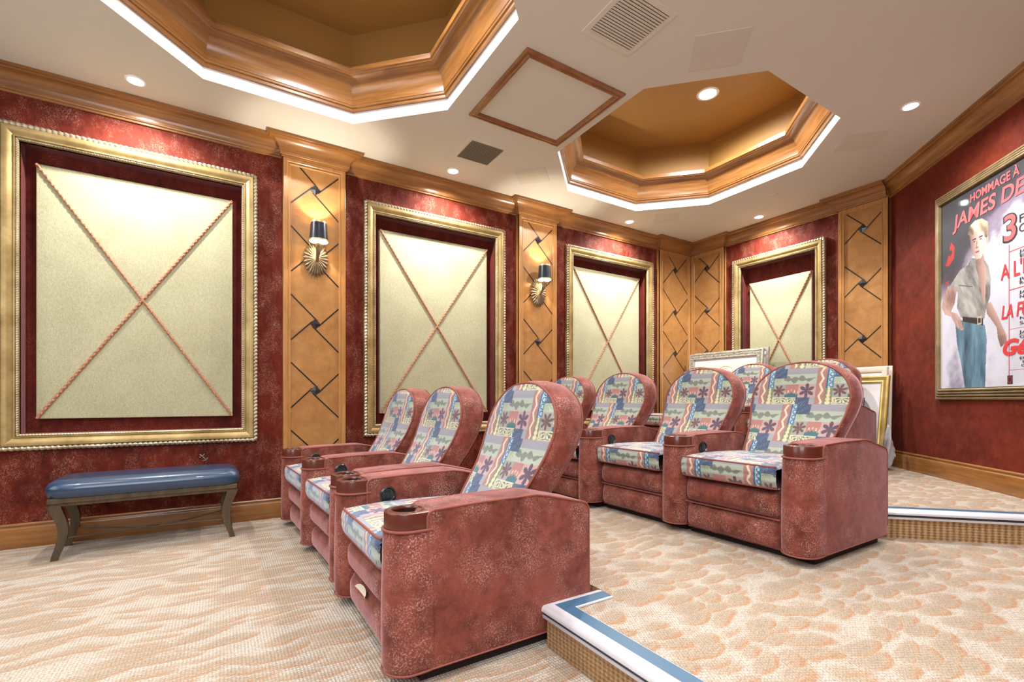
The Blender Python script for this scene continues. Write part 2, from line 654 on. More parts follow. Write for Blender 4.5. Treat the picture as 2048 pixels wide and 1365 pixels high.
def wall_holes(name, to3, x0, x1, z0, z1, holes, depth, mats):
    """wall rectangle with recessed niches; to3(a, z, d) where d = depth behind the wall face"""
    mb = MB()
    xs = sorted({x0, x1} | {h[0] for h in holes} | {h[1] for h in holes})
    zs = sorted({z0, z1} | {h[2] for h in holes} | {h[3] for h in holes})
    for i in range(len(xs) - 1):
        for j in range(len(zs) - 1):
            cx, cz = (xs[i] + xs[i + 1]) / 2, (zs[j] + zs[j + 1]) / 2
            if any(h[0] < cx < h[1] and h[2] < cz < h[3] for h in holes):
                continue
            mb.add([to3(xs[i], zs[j], 0), to3(xs[i + 1], zs[j], 0), to3(xs[i + 1], zs[j + 1], 0), to3(xs[i], zs[j + 1], 0)], [(0, 1, 2, 3)])
    for a, b, c, d in holes:
        P = [(a, c), (b, c), (b, d), (a, d)]
        for k in range(4):
            p, q = P[k], P[(k + 1) % 4]
            mb.add([to3(*p, 0), to3(*q, 0), to3(*q, depth), to3(*p, depth)], [(0, 1, 2, 3)], 1)
        mb.add([to3(*p, depth) for p in P], [(0, 1, 2, 3)], 1)
    # closed back
    mb.add([to3(x0, z0, depth + .05), to3(x1, z0, depth + .05), to3(x1, z1, depth + .05), to3(x0, z1, depth + .05)], [(0, 1, 2, 3)])
    me = mb.mesh(name)
    o = link(name, me, mats, smooth=False)
    return tag(o, kind='structure')


FRZ = (0.66, 2.855)
FR = [(-0.50 - .758, -0.50 + .758), (1.891 - .758, 1.891 + .758), (4.251 - .746, 4.251 + .746)]
FR4 = (3.20 - 0.5625, 3.20 + 0.5625)
IN = 0.108
tL = lambda a, z, d: (a, YW + d, z)
tB = lambda a, z, d: (XW + d, a, z)
wall_holes('wall_left', tL, -3.2, XW, 0, H + 0.8, [(a + IN, b - IN, FRZ[0] + IN, FRZ[1] - IN) for a, b in FR], 0.11, [M['wall'], M['niche']])
wall_holes('wall_back', tB, 2.03, YW, 0, H + 0.8, [(FR4[0] + IN, FR4[1] - IN, 0.80 + IN, 2.83 - IN)], 0.11, [M['wall'], M['niche']])


def plain_wall(name, p, q, mat):
    mb = MB()
    d = (Vector(q) - Vector(p)).normalized()
    n = Vector((d.y, -d.x)) * 0.12       # away from the room for a counter-clockwise walk
    mb.add([(p[0], p[1], 0), (q[0], q[1], 0), (q[0], q[1], 4), (p[0], p[1], 4),
            (p[0] + n.x, p[1] + n.y, 0), (q[0] + n.x, q[1] + n.y, 0), (q[0] + n.x, q[1] + n.y, 4), (p[0] + n.x, p[1] + n.y, 4)],
           [(0, 1, 2, 3), (4, 5, 6, 7), (0, 1, 5, 4), (3, 2, 6, 7), (0, 3, 7, 4), (1, 2, 6, 5)])
    return tag(mb.build(name, mat, smooth=False), kind='structure')


plain_wall('wall_right', (2.37, -1.4), (XW, 2.03), M['wall_plain'])
plain_wall('wall_rear', (-3.2, -1.4), (2.37, -1.4), M['wall_plain'])
plain_wall('wall_front', (-3.2, YW), (-3.2, -1.4), M['wall_plain'])

mb = MB()
mb.add([(x, y, 0) for x, y in ROOM], [tuple(range(5))])
tag(mb.build('floor', M['carpet_low'], smooth=False), kind='structure')

# ceiling with two octagonal openings
bm = bmesh.new()
edges = []
for loop in (ROOM, octagon(OCT1), octagon(OCT2)):
    vs = [bm.verts.new((x, y, H)) for x, y in loop]
    for i in range(len(vs)):
        edges.append(bm.edges.new((vs[i], vs[(i + 1) % len(vs)])))
bmesh.ops.triangle_fill(bm, edges=edges, use_beauty=True)
kill = []
for f in bm.faces:
    c = f.calc_center_median()
    for o_ in (OCT1, OCT2):
        if abs(c.x - o_[0]) < 1.06 and abs(c.y - o_[1]) < 1.06 and abs(c.x - o_[0]) + abs(c.y - o_[1]) < 1.56:
            if f not in kill:
                kill.append(f)
bmesh.ops.delete(bm, geom=kill, context='FACES_ONLY')
me = bpy.data.meshes.new('ceiling')
bm.to_mesh(me)
bm.free()
tag(link('ceiling', me, M['ceiling'], smooth=False), kind='structure')

ZL = 3.285
for c in (OCT1, OCT2):
    # white painted edge of the opening, gold tray walls and lid
    mb = MB()
    o8 = octagon(c)
    g8 = octagon(c, 1.05, 0.49)
    mb.rings([[(x, y, H) for x, y in o8], [(x, y, ZL + 0.01) for x, y in o8]])
    mb.rings([[(x, y, ZL + 0.01) for x, y in g8], [(x, y, 3.89) for x, y in g8]], cap1=True, mi=1)
    tag(link('ceiling_tray', mb.mesh('ceiling_tray'), [M['white'], M['tray_gold']], smooth=False), kind='structure')
    prof = [(0.0, ZL), (0.022, ZL), (0.024, ZL + .018), (0.034, ZL + .022), (0.036, ZL + .035)]
    for k in range(13):
        t = k / 12
        th = t * PI / 2
        prof.append((0.040 + 0.112 * (1 - math.cos(th)), ZL + .038 + 0.155 * math.sin(th)))
    prof += [(0.158, ZL + .200), (0.168, ZL + .204), (0.168, ZL + .240), (0.150, ZL + .245), (0.015, ZL + .245)]
    mb = MB()
    sweep(mb, octagon(c)[::-1], prof, closed=True)
    tag(mb.build('trim_tray', M['wood_d'], angle=28), kind='structure')

# crown moulding and baseboards, with breaks round the pilasters
P1, P2, PC = (0.452, 0.958), (2.815, 3.335), (5.10, XW)
PB1, PB2 = (3.87, YW), (2.04, 2.49)


def run_left(x_from, x_to, out, breaks):
    pts = [(x_to, YW)]
    for a, b in sorted(breaks, reverse=True):
        if b < x_to:
            pts += [(b, YW), (b, YW - out), (a, YW - out), (a, YW)]
        else:
            pts[0] = (x_to, YW - out)
            pts += [(a, YW - out), (a, YW)]
    pts.append((x_from, YW))
    return pts


crown_path = [(XW - PIL, YW - PIL)] + run_left(-3.2, XW, PIL, [P1, P2, PC])[1:]
back_path = [(2.37, -1.4), (XW - PIL * 0.7, 2.03 - PIL * 0.7), (XW - PIL, 2.045), (XW - PIL, PB2[1]), (XW, PB2[1]), (XW, PB1[0]), (XW - PIL, PB1[0]), (XW - PIL, YW - PIL)]
CZ = 3.055
crown = [(0, CZ), (0.014, CZ), (0.016, CZ + .012), (0.026, CZ + .016), (0.028, CZ + .024)]
for k in range(11):
    th = k / 10 * PI / 2
    crown.append((0.030 + 0.082 * (1 - math.cos(th)), CZ + .026 + 0.088 * math.sin(th)))
crown += [(0.116, CZ + .122), (0.130, CZ + .126), (0.130, H)]
mb = MB()
sweep(mb, crown_path, crown)
tag(mb.build('trim_crown_left', M['wood_x'], angle=28), kind='structure')
mb = MB()
bp = back_path[2:]
sweep(mb, bp, crown)
tag(mb.build('trim_crown_back', M['wood_y'], angle=28), kind='structure')
mb = MB()
sweep(mb, [(2.37, -1.4), (XW, 2.03), (XW, 2.06)], crown)
tag(mb.build('trim_crown_right', M['wood_d'], angle=28), kind='structure')

base = [(0, 0.165), (0.008, 0.165), (0.014, 0.158), (0.014, 0.150), (0.008, 0.145), (0.010, 0.138), (0.018, 0.130), (0.020, 0.122), (0.020, 0.0)]
mb = MB()
sweep(mb, run_left(-3.2, 1.2, PIL, [P1]), base)
sweep(mb, [(3.4, YW), (1.2, YW)], base)
tag(mb.build('baseboard_left', M['wood_x'], angle=28), kind='structure')
mb = MB()
sweep(mb, [(2.37, -1.4), (XW, 2.03)], [(d, z + 0.33) for d, z in base])
tag(mb.build('baseboard_right', M['wood_d'], angle=28), kind='structure')

# ------------------------------------------------------------------ raised seating platforms
Z1, Z2 = 0.165, 0.33
YN = 1.545
pl1 = [(1.125, -1.4), (2.37, -1.4), (XW, 2.03), (XW, YW), (1.425, YW), (1.425, YN), (1.125, YN)]
pl2 = [(3.43, YW), (3.43, 1.235), (4.725, -0.06 + 1.235 - 1.235), (XW, 2.03), (XW, YW)]
pl2[2] = (3.43 + 0.735, 1.235 - 0.735)      # meets the diagonal right wall
wallhit = ((3.43 + 1.235 + 3.77) / 2, (3.43 + 1.235 - 3.77) / 2)
pl2[2] = wallhit


def slab(name, pts, z0, z1, top, side):
    mb = MB()
    n = len(pts)
    mb.add([(x, y, z1) for x, y in pts], [tuple(range(n))], 0)
    for i in range(n):
        a, b = pts[i], pts[(i + 1) % n]
        mb.add([(a[0], a[1], z0), (b[0], b[1], z0), (b[0], b[1], z1), (a[0], a[1], z1)], [(0, 1, 2, 3)], 1)
    return tag(link(name, mb.mesh(name), [top, side], smooth=False), kind='structure')


slab('floor_2', pl1, 0, Z1 - 0.002, M['carpet_high'], M['riser'])
slab('floor_3', pl2, Z1 - 0.01, Z2 - 0.002, M['carpet_high'], M['riser'])


def nosing(name, path, z):
    """blue vinyl strip on the tread, rounded white metal edge, dark groove, white lip"""
    mb = MB()
    pr = lambda L: [(d, z + h) for d, h in L]
    sweep(mb, path, pr([(0.085, 0.0), (0.085, 0.006), (0.080, 0.008)]), mi=1)
    sweep(mb, path, pr([(0.080, 0.008), (0.022, 0.008)]), mi=0)
    sweep(mb, path, pr([(0.022, 0.008), (0.008, 0.007), (-0.008, 0.002), (-0.018, -0.007), (-0.021, -0.016), (-0.020, -0.022)]), mi=1)
    sweep(mb, path, pr([(-0.020, -0.022), (-0.012, -0.023), (-0.012, -0.036)]), mi=2)
    sweep(mb, path, pr([(-0.012, -0.036), (-0.016, -0.037), (-0.012, -0.050), (0.0, -0.052)]), mi=1)
    for i in (0, -1):
        pass
    me = mb.mesh(name)
    o = link(name, me, [M['nose_blue'], M['nose_metal'], M['nose_dark']], angle=40)
    return tag(o, kind='structure')


nosing('trim_step_edge', [(1.405, YN), (1.125, YN), (1.125, -1.4)], Z1)
nosing('trim_upper_step_edge', [(3.43, YW), (3.43, 1.235), wallhit], Z2)


# ------------------------------------------------------------------ pilasters
def pinwheel(mb_line, mb_tile, c, zc, x0, x1, ztop, zbot, t, flip=1):
    r = 0.045                         # half diagonal of the diamond
    dirs = [(1, 1), (-1, 1), (-1, -1), (1, -1)]
    starts = [(0, r), (-r, 0), (0, -r), (r, 0)]
    for (dx, dz), (sx, sz) in zip(dirs, starts):
        if flip > 0:
            dx2, dz2, sx2, sz2 = dx, dz, sx, sz
        else:
            dx2, dz2, sx2, sz2 = -dx, dz, -sx, sz
        s = 5.0
        lim = (x1 - c - sx2) if dx2 > 0 else (c + sx2 - x0)
        s = min(s, lim)
        if dz2 > 0:
            s = min(s, ztop - zc - sz2)
        a = (c + sx2 - dx2 * 0.02, zc + sz2 - dz2 * 0.02)
        b = (c + sx2 + dx2 * s, zc + sz2 + dz2 * s)
        q = 0.0042 / math.sqrt(2) * 1.3
        P = [(a[0] - dz2 * q, a[1] + dx2 * q), (b[0] - dz2 * q, b[1] + dx2 * q), (b[0] + dz2 * q, b[1] - dx2 * q), (a[0] + dz2 * q, a[1] - dx2 * q)]
        mb_line.prism(P, t, 0.0, 0.0012)
    T = [t(c, zc + r, 0), t(c + r, zc, 0), t(c, zc - r, 0), t(c - r, zc, 0)]
    T2 = [t(c, zc + r, .004), t(c + r, zc, .004), t(c, zc - r, .004), t(c - r, zc, .004), t(c, zc, 0.014)]
    mb_tile.add(T + T2, [(0, 1, 2, 3), (4, 5, 8), (5, 6, 8), (6, 7, 8), (7, 4, 8), (0, 1, 5, 4), (1, 2, 6, 5), (2, 3, 7, 6), (3, 0, 4, 7)])


def pilaster(a, b, z0, t, zs, label, flip=1, org=(0, 0, 0)):
    """t(a, z, d): a along the wall, d out of the wall"""
    root = empty('wood_pilaster', org)
    inv = lambda f: (lambda *p: tuple(Vector(f(*p)) - Vector(org)))
    t = inv(t)
    tag(root, label, 'pilaster', 'inlaid wood pilasters')
    sd = 0.058
    mb = MB()
    top = CZ + 0.02
    # carcass
    lo = t(a, z0, 0.0)
    hi = t(b, top, PIL - 0.012)
    mb.box([min(p, q) for p, q in zip(lo, hi)], [max(p, q) for p, q in zip(lo, hi)])
    mb.build('casing', M['burl'], root, smooth=False)
    # stepped surround
    mb = MB()
    g = PIL
    frame_sweep(mb, t, a, z0, b, top - 0.02, [(0, g - .03), (0, g - .002), (0.003, g), (0.030, g), (0.033, g - .004), (0.044, g - .004), (0.047, g - .001),
                                       (0.052, g - .001), (0.055, g - .006), (sd, g - .006), (sd, g - .012)])
    mb.build('surround', M['wood_v'], root, angle=25)
    tt = lambda x, z, d: t(x, z, d + PIL - 0.0118)
    c = (a + b) / 2
    for z in zs:
        ml, mt = MB(), MB()
        pinwheel(ml, mt, c, z, a + sd, b - sd, top - 0.02 - sd, z0, tt, flip)
        il = ml.build('inlay', M['inlay'], root, smooth=False)
        mt.build('stone_inset', M['tile'], il, smooth=False)
    return root


ZSL = [2.828, 2.245, 1.661, 1.080, 0.50]
pilaster(*P1, 0.0, lambda a, z, d: (a, YW - d, z), ZSL, 'tall inlaid honey wood pilaster carrying a sconce beside the bench wall panel', -1, ((P1[0] + P1[1]) / 2, YW, 0))
pilaster(*P2, Z1, lambda a, z, d: (a, YW - d, z), [2.816, 2.24, 1.661, 1.08], 'inlaid wood pilaster carrying the smaller, farther sconce', -1, ((P2[0] + P2[1]) / 2, YW, Z1))
pilaster(5.10, XW - PIL, Z2, lambda a, z, d: (a, YW - d, z), [2.81, 2.223, 1.645, 1.07], 'plain corner pilaster on the long wall, without a sconce', -1, (5.42, YW, Z2))
pilaster(3.87, YW - PIL, Z2, lambda a, z, d: (XW - d, a, z), [2.825, 2.237, 1.65, 1.07], 'corner pilaster on the short back wall behind the ornate silver frame', 1, (XW, 4.13, Z2))
pilaster(*PB2, Z2, lambda a, z, d: (XW - d, a, z), [2.804, 2.228, 1.64, 1.06], 'wide inlaid pilaster on the back wall next to the poster wall', 1, (XW, 2.26, Z2))

# ------------------------------------------------------------------ framed acoustic panels
FP = [(0, 0), (0, .020), (.022, .026), (.026, .044), (.032, .050), (.046, .050), (.060, .044), (.074, .034), (.082, .030), (.085, .036), (.092, .036), (.094, .024), (.108, .018), (.108, -.02)]


def cord(mb, t, p, q, d, r=0.0098):
    L = math.dist(p, q)
    m = int(L / 0.006)
    pts = [t(p[0] + (q[0] - p[0]) * k / m, p[1] + (q[1] - p[1]) * k / m, d) for k in range(m + 1)]
    mb.tube(pts, r, n=8, lobes=2, amp=0.35, pitch=0.036)


def wall_frame(a, b, z0, z1, t, org, label, cache={}):
    root = empty('gilt_wall_frame', org)
    tag(root, label, 'frame', 'gilt frames round the fabric panels')
    key = (round(b - a, 3), round(z1 - z0, 3), round(t(0, 0, 1)[0], 2) != 0)
    ti = lambda *p: tuple(Vector(t(*p)) - Vector(org))
    if key in cache:
        for n_, me in cache[key]:
            o = bpy.data.objects.new(n_, me)
            COL.objects.link(o)
            o.parent = root
        return root
    mb = MB()
    frame_sweep(mb, ti, a, z0, b, z1, FP)
    o1 = mb.build('moulding', M['gold'], root, angle=30)
    mb = MB()
    rope_frame(mb, ti, a, z0, b, z1, 0.012, 0.030, 0.0155, 0.030, n=8, step=0.005)
    o2 = mb.build('rope_beading', M['rope_silver'], root)
    mb = MB()
    rope_frame(mb, ti, a, z0, b, z1, 0.100, 0.024, 0.0075, 0.016, n=6, step=0.0032)
    o3 = mb.build('inner_beading', M['rope_silver'], root)
    cache[key] = [('moulding', o1.data), ('rope_beading', o2.data), ('inner_beading', o3.data)]
    return root


def fabric_panel(c, zc, hw, hh, t, org, label):
    """t depth positive out of the wall"""
    root = empty('fabric_panel', org)
    tag(root, label, 'wall panel', 'gold fabric panels in the gilt frames')
    ti = lambda *p: tuple(Vector(t(*p)) - Vector(org))
    mb = MB()
    mb.prism([(c - hw, zc - hh), (c + hw, zc - hh), (c + hw, zc + hh), (c - hw, zc + hh)], ti, -0.108, -0.065, bev=0.008)
    mb.build('padded_board', M['panel'], root)
    for s in (1, -1):
        mb = MB()
        e = 0.004
        cord(mb, ti, (c - (hw - e) * s, zc - hh + e), (c + (hw - e) * s, zc + hh - e), -0.060)
        mb.build('diagonal_cord', M['cord'], root)
    return root


oL = lambda a, z, d: (a, YW - d, z)
oB = lambda a, z, d: (XW - d, a, z)
labs = ['large gilt rope-edged frame on the wall above the bench', 'gilt rope-edged wall frame between the two sconce pilasters', 'narrow-looking gilt rope-edged frame beside the room corner on the long wall']
plabs = ['gold fabric panel with crossed cords above the bench', 'gold fabric panel with crossed cords between the two sconces', 'gold fabric panel with crossed cords nearest the corner on the long wall']
for (a, b), l1, l2 in zip(FR, labs, plabs):
    c = (a + b) / 2
    wall_frame(a, b, *FRZ, oL, (c, YW, 1.7575), l1)
    fabric_panel(c, 1.754, b - c - .171, .888, oL, (c, YW + .1, .866), l2)
wall_frame(*FR4, 0.80, 2.83, oB, (XW, 3.2, 1.8), 'smallest gilt rope-edged frame, on the short back wall')
fabric_panel(3.20, 1.745, .378, .765, oB, (XW + .1, 3.2, 0.98), 'smallest gold fabric panel with crossed cords, on the short back wall')


# ------------------------------------------------------------------ sconces
def sconce(cx, cz, label):
    y0 = YW - PIL
    root = empty('wall_sconce', (cx, y0, cz))
    tag(root, label, 'wall lamp', 'sconces on the wood pilasters')
    mb = MB()
    n = 96
    fl = lambda th, k: (1 + 0.05 * math.cos(32 * th)) if k >= 1 else 1
    rings = []
    for k, (r, h) in enumerate([(0.018, 0.030), (0.04, 0.026), (0.07, 0.020), (0.094, 0.012), (0.098, 0.004), (0.09, 0.0)]):
        ring = []
        for i in range(n * 2):
            th = 2 * PI * i / (n * 2)
            f = math.cos(26 * th)
            q = r * (1 + (0.07 * f if 1 <= k <= 4 else 0) * k / 3)
            hh = h + (0.006 * f * min(1, k / 2) if 1 <= k <= 3 else 0)
            ring.append((q * math.cos(th) * 0.98, -hh, q * math.sin(th) * 1.52))
        rings.append([(a_, b_, c_ - .018) for a_, b_, c_ in ring])
    mb.rings(rings, cap0=True, cap1=True)
    mb.build('sunburst_plate', M['burst'], root, angle=60)
    # fluted horn arm
    path, rad = [], []
    for k in range(13):
        t = k / 12
        path.append((0.004, -0.03 - 0.085 * math.sin(t * PI / 2), -0.045 + 0.125 * t ** 1.2))
        rad.append(0.011 + 0.022 * t ** 2.2)
    mb = MB()
    mb.tube(path, rad, n=24, lobes=12, amp=0.12, pitch=100)
    mb.build('horn_arm', M['burst'], root)
    sc = (0.004, -0.115, 0.0)
    mb = MB()
    mb.lathe([(0.012, 0.078), (0.012, 0.14)], sc, 16)
    mb.build('candle_tube', M['shade_band'], root)
    mb = MB()
    mb.lathe([(0.001, 0.14), (0.016, 0.145), (0.020, 0.155), (0.016, 0.170), (0.001, 0.178)], sc, 16)
    mb.build('bulb', M['bulb'], root)
    mb = MB()
    mb.lathe([(0.0755, 0.112), (0.0640, 0.252)], sc, 48)
    sh = mb.build('lamp_shade', M['shade'], root)
    mb = MB()
    mb.lathe([(0.0735, 0.100), (0.0620, 0.266)], sc, 48)
    mb.build('lining', M['shade_in'], sh)
    for pr in ([(0.0745, 0.099), (0.0775, 0.099), (0.0765, 0.113), (0.0755, 0.113)],
               [(0.0640, 0.252), (0.0648, 0.252), (0.0636, 0.268), (0.0620, 0.268)]):
        mb = MB()
        mb.lathe(pr, sc, 48)
        mb.build('band', M['shade_band'], sh)
    l = bpy.data.lights.new('sconce_glow', 'POINT')
    l.energy = 28
    l.color = (1, 0.89, 0.72)
    l.shadow_soft_size = 0.012
    lo = bpy.data.objects.new('sconce_glow', l)
    COL.objects.link(lo)
    lo.parent = root
    lo.location = (sc[0], sc[1], 0.196)
    return root


sconce(0.708, 2.245, 'lit sconce with black shade on the pilaster beside the bench')
sconce(3.070, 2.235, 'lit sconce with black shade on the pilaster farther from the bench')


# ------------------------------------------------------------------ ceiling fittings
def downlight(x, y, z, r, label):
    root = empty('recessed_downlight', (x, y, z))
    tag(root, label, 'ceiling light', 'recessed ceiling downlights')
    mb = MB()
    mb.lathe([(r * 1.35, -0.0), (r * 1.32, -0.005), (r * 1.05, -0.007), (r, -0.002), (r, 0.0)], (0, 0, 0), 40)
    mb.build('trim_ring', M['white'], root)
    mb = MB()
    mb.lathe([(r, -0.003), (r * 0.6, -0.004), (0.001, -0.0045)], (0, 0, 0), 32)
    mb.build('lens', M['glow'], root)


for (x, y), l in zip(DOWN, ['small lit downlight in the ceiling above the bench', 'small lit downlight beside the small slotted air vent',
                            'small lit downlight in the ceiling near the far corner', 'small lit downlight by the crown above the short back wall',
                            'small lit downlight beside the crown on the poster side']):
    downlight(x, y, H, 0.045, l)
downlight(0.62, 2.79, 3.89, 0.075, 'round downlight up inside the octagonal tray above the bench side')
downlight(3.91, 2.80, 3.89, 0.075, 'bright round downlight up inside the gold octagonal tray')


def vent(x, y, s, label, dark, lx=0.33):
    root = empty('ceiling_vent', (x, y, H))
    tag(root, label, 'air vent', 'square ceiling air vents')
    mb = MB()
    h = s / 2
    tc_ = lambda a, b, d: (a, b, -d)
    frame_sweep(mb, tc_, -h - .035, -h - .035, h + .035, h + .035, [(0, 0), (.002, .004), (.03, .006), (.035, .004), (.035, .0)])
    mb.build('border', M['vent'], root)
    mb = MB()
    mb.box((-h, -h, -.0015), (h, h, -0.0005))
    mb.build('backing', M['vent_dark'], root, smooth=False)
    mb = MB()
    n = 17
    for i in range(n):
        v = -h + s * (i + .5) / n
        tilt = Matrix.Rotation(R(dark), 3, 'X')
        mb.box((-h, v - s / n * 0.42, -.007), (h, v + s / n * 0.42, -.0055), rot=tilt)
    mb.build('louvres', M['vent_slat'] if dark > 20 else M['vent'], root, smooth=False)


vent(1.968, 3.715, 0.31, 'small square louvred air vent near the hatch, above the sconce wall', 24)
vent(2.025, 1.975, 0.32, 'large-looking pale louvred air vent cut by the top of the view', 12)


def plate(x, y, s, label):
    root = MB()
    h = s / 2
    rot = Matrix.Rotation(R(45), 3, 'Z')
    root.box((-h, -h, -.004), (h, h, 0.0), rot=rot)
    o = root.build('ceiling_speaker', M['ceil_plate'], None, smooth=False, loc=(x, y, H))
    tag(o, label, 'speaker', 'flush square speaker grilles in the ceiling')


plate(2.60, 3.82, 0.305, 'flush square speaker grille beside the small louvred vent')
plate(2.66, 1.83, 0.31, 'flush square speaker grille beside the large pale vent')
plate(4.635, 1.838, 0.30, 'flush square speaker grille beside the poster side downlight')
plate(4.59, 3.85, 0.28, 'faint flush square speaker grille between the two far downlights')

root = empty('ceiling_hatch', (2.05, 2.845, H))
tag(root, 'wood framed square access hatch in the ceiling between the two octagonal trays', 'ceiling hatch')
mb = MB()
tc_ = lambda a, b, d: (a, b, -d)
frame_sweep(mb, tc_, -.425, -.405, .425, .405, [(0, 0), (0, .012), (.006, .018), (.016, .018), (.020, .012), (.030, .014), (.036, .022), (.046, .022), (.052, .012), (.058, .004), (.058, 0)])
mb.build('wood_border', M['wood_frame'], root, angle=28)
mb = MB()
mb.box((-.362, -.342, -.003), (.362, .342, -.0005))
mb.build('lid', M['ceiling'], root, smooth=False)
for x, y, l in ((2.01, 3.27, 'small round ceiling cap beside the hatch and the louvred vent'), (5.046, 2.813, 'small round ceiling cap beside the small octagonal tray')):
    mb = MB()
    mb.lathe([(0.042, 0), (0.041, -.006), (0.03, -.009), (0.001, -.010)], (0, 0, 0), 32)
    tag(mb.build('sprinkler_cover', M['ceiling'], None, loc=(x, y, H)), l, 'sprinkler cover', 'round sprinkler covers')


# ------------------------------------------------------------------ tapestry pattern, as colours on the weave
def C(r, g, b):
    return np.array(srgb(r, g, b)[:3])


TW, TH = 0.37, 0.24


def tapestry(y, h):
    """y to one side, h up, in metres -> rgb arrays"""
    y = np.asarray(y, float)
    h = np.asarray(h, float)
    row = np.floor((1.045 - h) / TH)
    v = (1.045 - h) / TH - row
    u = np.mod(-y - 0.150 + 0.19 * row, TW)
    V = v * TH
    out = np.zeros(y.shape + (3,))

    def put(mask, col):
        out[mask] = col
    put(np.ones_like(u, bool), C(150, 150, 158))
    put(v < 0.17, C(146, 146, 156))
    put((v >= 0.17) & (v < 0.45), C(168, 180, 164))
    put((v >= 0.45) & (v < 0.81), C(176, 146, 140))
    put((v >= 0.81), C(150, 152, 156))
    # horizontal grey leaf
    lx = (u - 0.125) / 0.20
    wav = 0.006 + 0.020 * np.abs(np.sin(lx * PI * 4.2)) * np.sqrt(np.clip(np.sin(np.clip(lx, 0, 1) * PI), 0, 1))
    put((lx > 0) & (lx < 1) & (np.abs(V - 0.074 + 0.006 * np.sin(lx * 14)) < wav * np.sqrt(np.clip(1.05 - lx, 0, 1) + .1)), C(112, 120, 106))

    # green burst
    def flower(cx, cv, r, n, col, ph=0, sharp=1.0, core=0.18, asp=1.0):
        dx, dy = (u - cx) * asp, V - cv
        d = np.hypot(dx, dy)
        th = np.arctan2(dy, dx) + ph
        rr = r * (core + (1 - core) * np.abs(np.cos(n * th / 2)) ** sharp)
        put(d < rr, col)
    flower(0.085, 0.074, 0.034, 11, C(140, 158, 118), sharp=3, core=0.1)
    # maroon leaf
    put((u > 0.06) & (u < 0.142) & (v >= .45) & (v < .81), C(150, 150, 142))
    flower(0.101, 0.151, 0.041, 7, C(92, 54, 54), 0.3, 0.8, 0.16)
    # mountains
    mu = (u - 0.142) / 0.083
    inb = (mu > 0) & (mu < 1) & (v >= .45) & (v < .81)
    put(inb, C(170, 112, 104))
    ridge = 0.150 + 0.010 * np.abs(np.sin(mu * PI * 4)) + 0.014 * np.abs(mu - .5) * 2
    put(inb & (V > ridge - 0.012) & (np.abs(np.sin(mu * PI * 4)) < 0.4), C(226, 200, 170))
    put(inb & (V > ridge + 0.006), C(24, 98, 104))
    # purple flower
    put((u > 0.225) & (u < 0.333) & (v >= .45) & (v < .81), C(186, 152, 146))
    flower(0.279, 0.151, 0.048, 6, C(78, 54, 78), 0.5, 0.7, 0.15)
    # cream strip with sprigs
    cr = (u > 0.058) & (u < 0.218) & (v >= .81)
    put(cr, C(208, 202, 168))
    for i in range(4):
        cx = 0.078 + 0.040 * i
        dx, dy = u - cx, (0.238 if i % 2 == 0 else 0.200) - V
        if i % 2:
            dy = -dy
        th = np.arctan2(dx, np.maximum(dy, 1e-6))
        d = np.hypot(dx, dy)
        put(cr & (dy > 0) & (d < 0.034) & (np.abs(np.cos(th * 4.5)) > 0.86), C(60, 84, 96) if i % 2 else C(122, 130, 96))
    # zigzag strip
    zs_ = (u > 0.333) | (u < 0.020)
    put(zs_, C(164, 112, 104))
    uz = np.where(u > 0.2, u - TW, u)
    tri = np.abs(np.mod(V / 0.075, 1) - 0.5) * 2
    put((np.abs(uz + 0.006 - 0.018 * (tri - .5)) < 0.0065) & (V > 0.004) & (V < .236), C(226, 208, 178))
    # blue strip with loops
    bl = (u >= 0.020) & (u < 0.062) & (v < 0.56)
    put(bl, C(28, 92, 130))
    bx, bv = (u - 0.044), np.mod(V, 0.033) - 0.0165
    put(bl & (bx > -0.012) & (bx < 0.012), C(170, 194, 204))
    put(bl & (np.abs(np.hypot(bx - 0.006, bv) - 0.012) < 0.0032), C(28, 92, 130))
    gl = (u >= 0.016) & (u < 0.062) & (v >= 0.56)
    put(gl, C(114, 124, 88))
    put(gl & (np.abs(u - 0.040) < 0.005 + 0.011 * np.abs(np.sin(V * 130)) * np.clip((V - 0.134) / 0.09, 0.25, 1)), C(214, 204, 164))
    # deep blue block crossing into the next row
    nb = ((u > 0.218) & (u < 0.300) & (v >= .81)) | ((u > 0.0625) & (u < 0.142) & (v < 0.27))
    put(nb, C(46, 66, 102))
    put(nb & (np.mod(u * 60 + np.sin(V * 220) * .5, 1) < .16) & (np.sin(V * 150 + u * 90) > 0), C(96, 136, 160))
    return out


def color_grid(name, P, colors, mat, parent, closed_edge=False, loc=None):
    """P: (n,m,3) points -> quad grid with vertex colours"""
    n, m = P.shape[:2]
    me = bpy.data.meshes.new(name)
    idx = np.arange(n * m).reshape(n, m)
    f = np.stack([idx[:-1, :-1], idx[:-1, 1:], idx[1:, 1:], idx[1:, :-1]], -1).reshape(-1, 4)
    me.vertices.add(n * m)
    me.vertices.foreach_set('co', P.reshape(-1).astype(np.float32))
    me.loops.add(f.size)
    me.loops.foreach_set('vertex_index', f.reshape(-1).astype(np.int32))
    me.polygons.add(len(f))
    me.polygons.foreach_set('loop_start', np.arange(0, f.size, 4, dtype=np.int32))
    me.update(calc_edges=True)
    me.validate()
    at = me.color_attributes.new('Col', 'FLOAT_COLOR', 'POINT')
    c = np.ones((n * m, 4), np.float32)
    c[:, :3] = colors.reshape(-1, 3)
    at.data.foreach_set('color', c.reshape(-1))
    return link(name, me, mat, parent, smooth=True, angle=80, loc=loc)


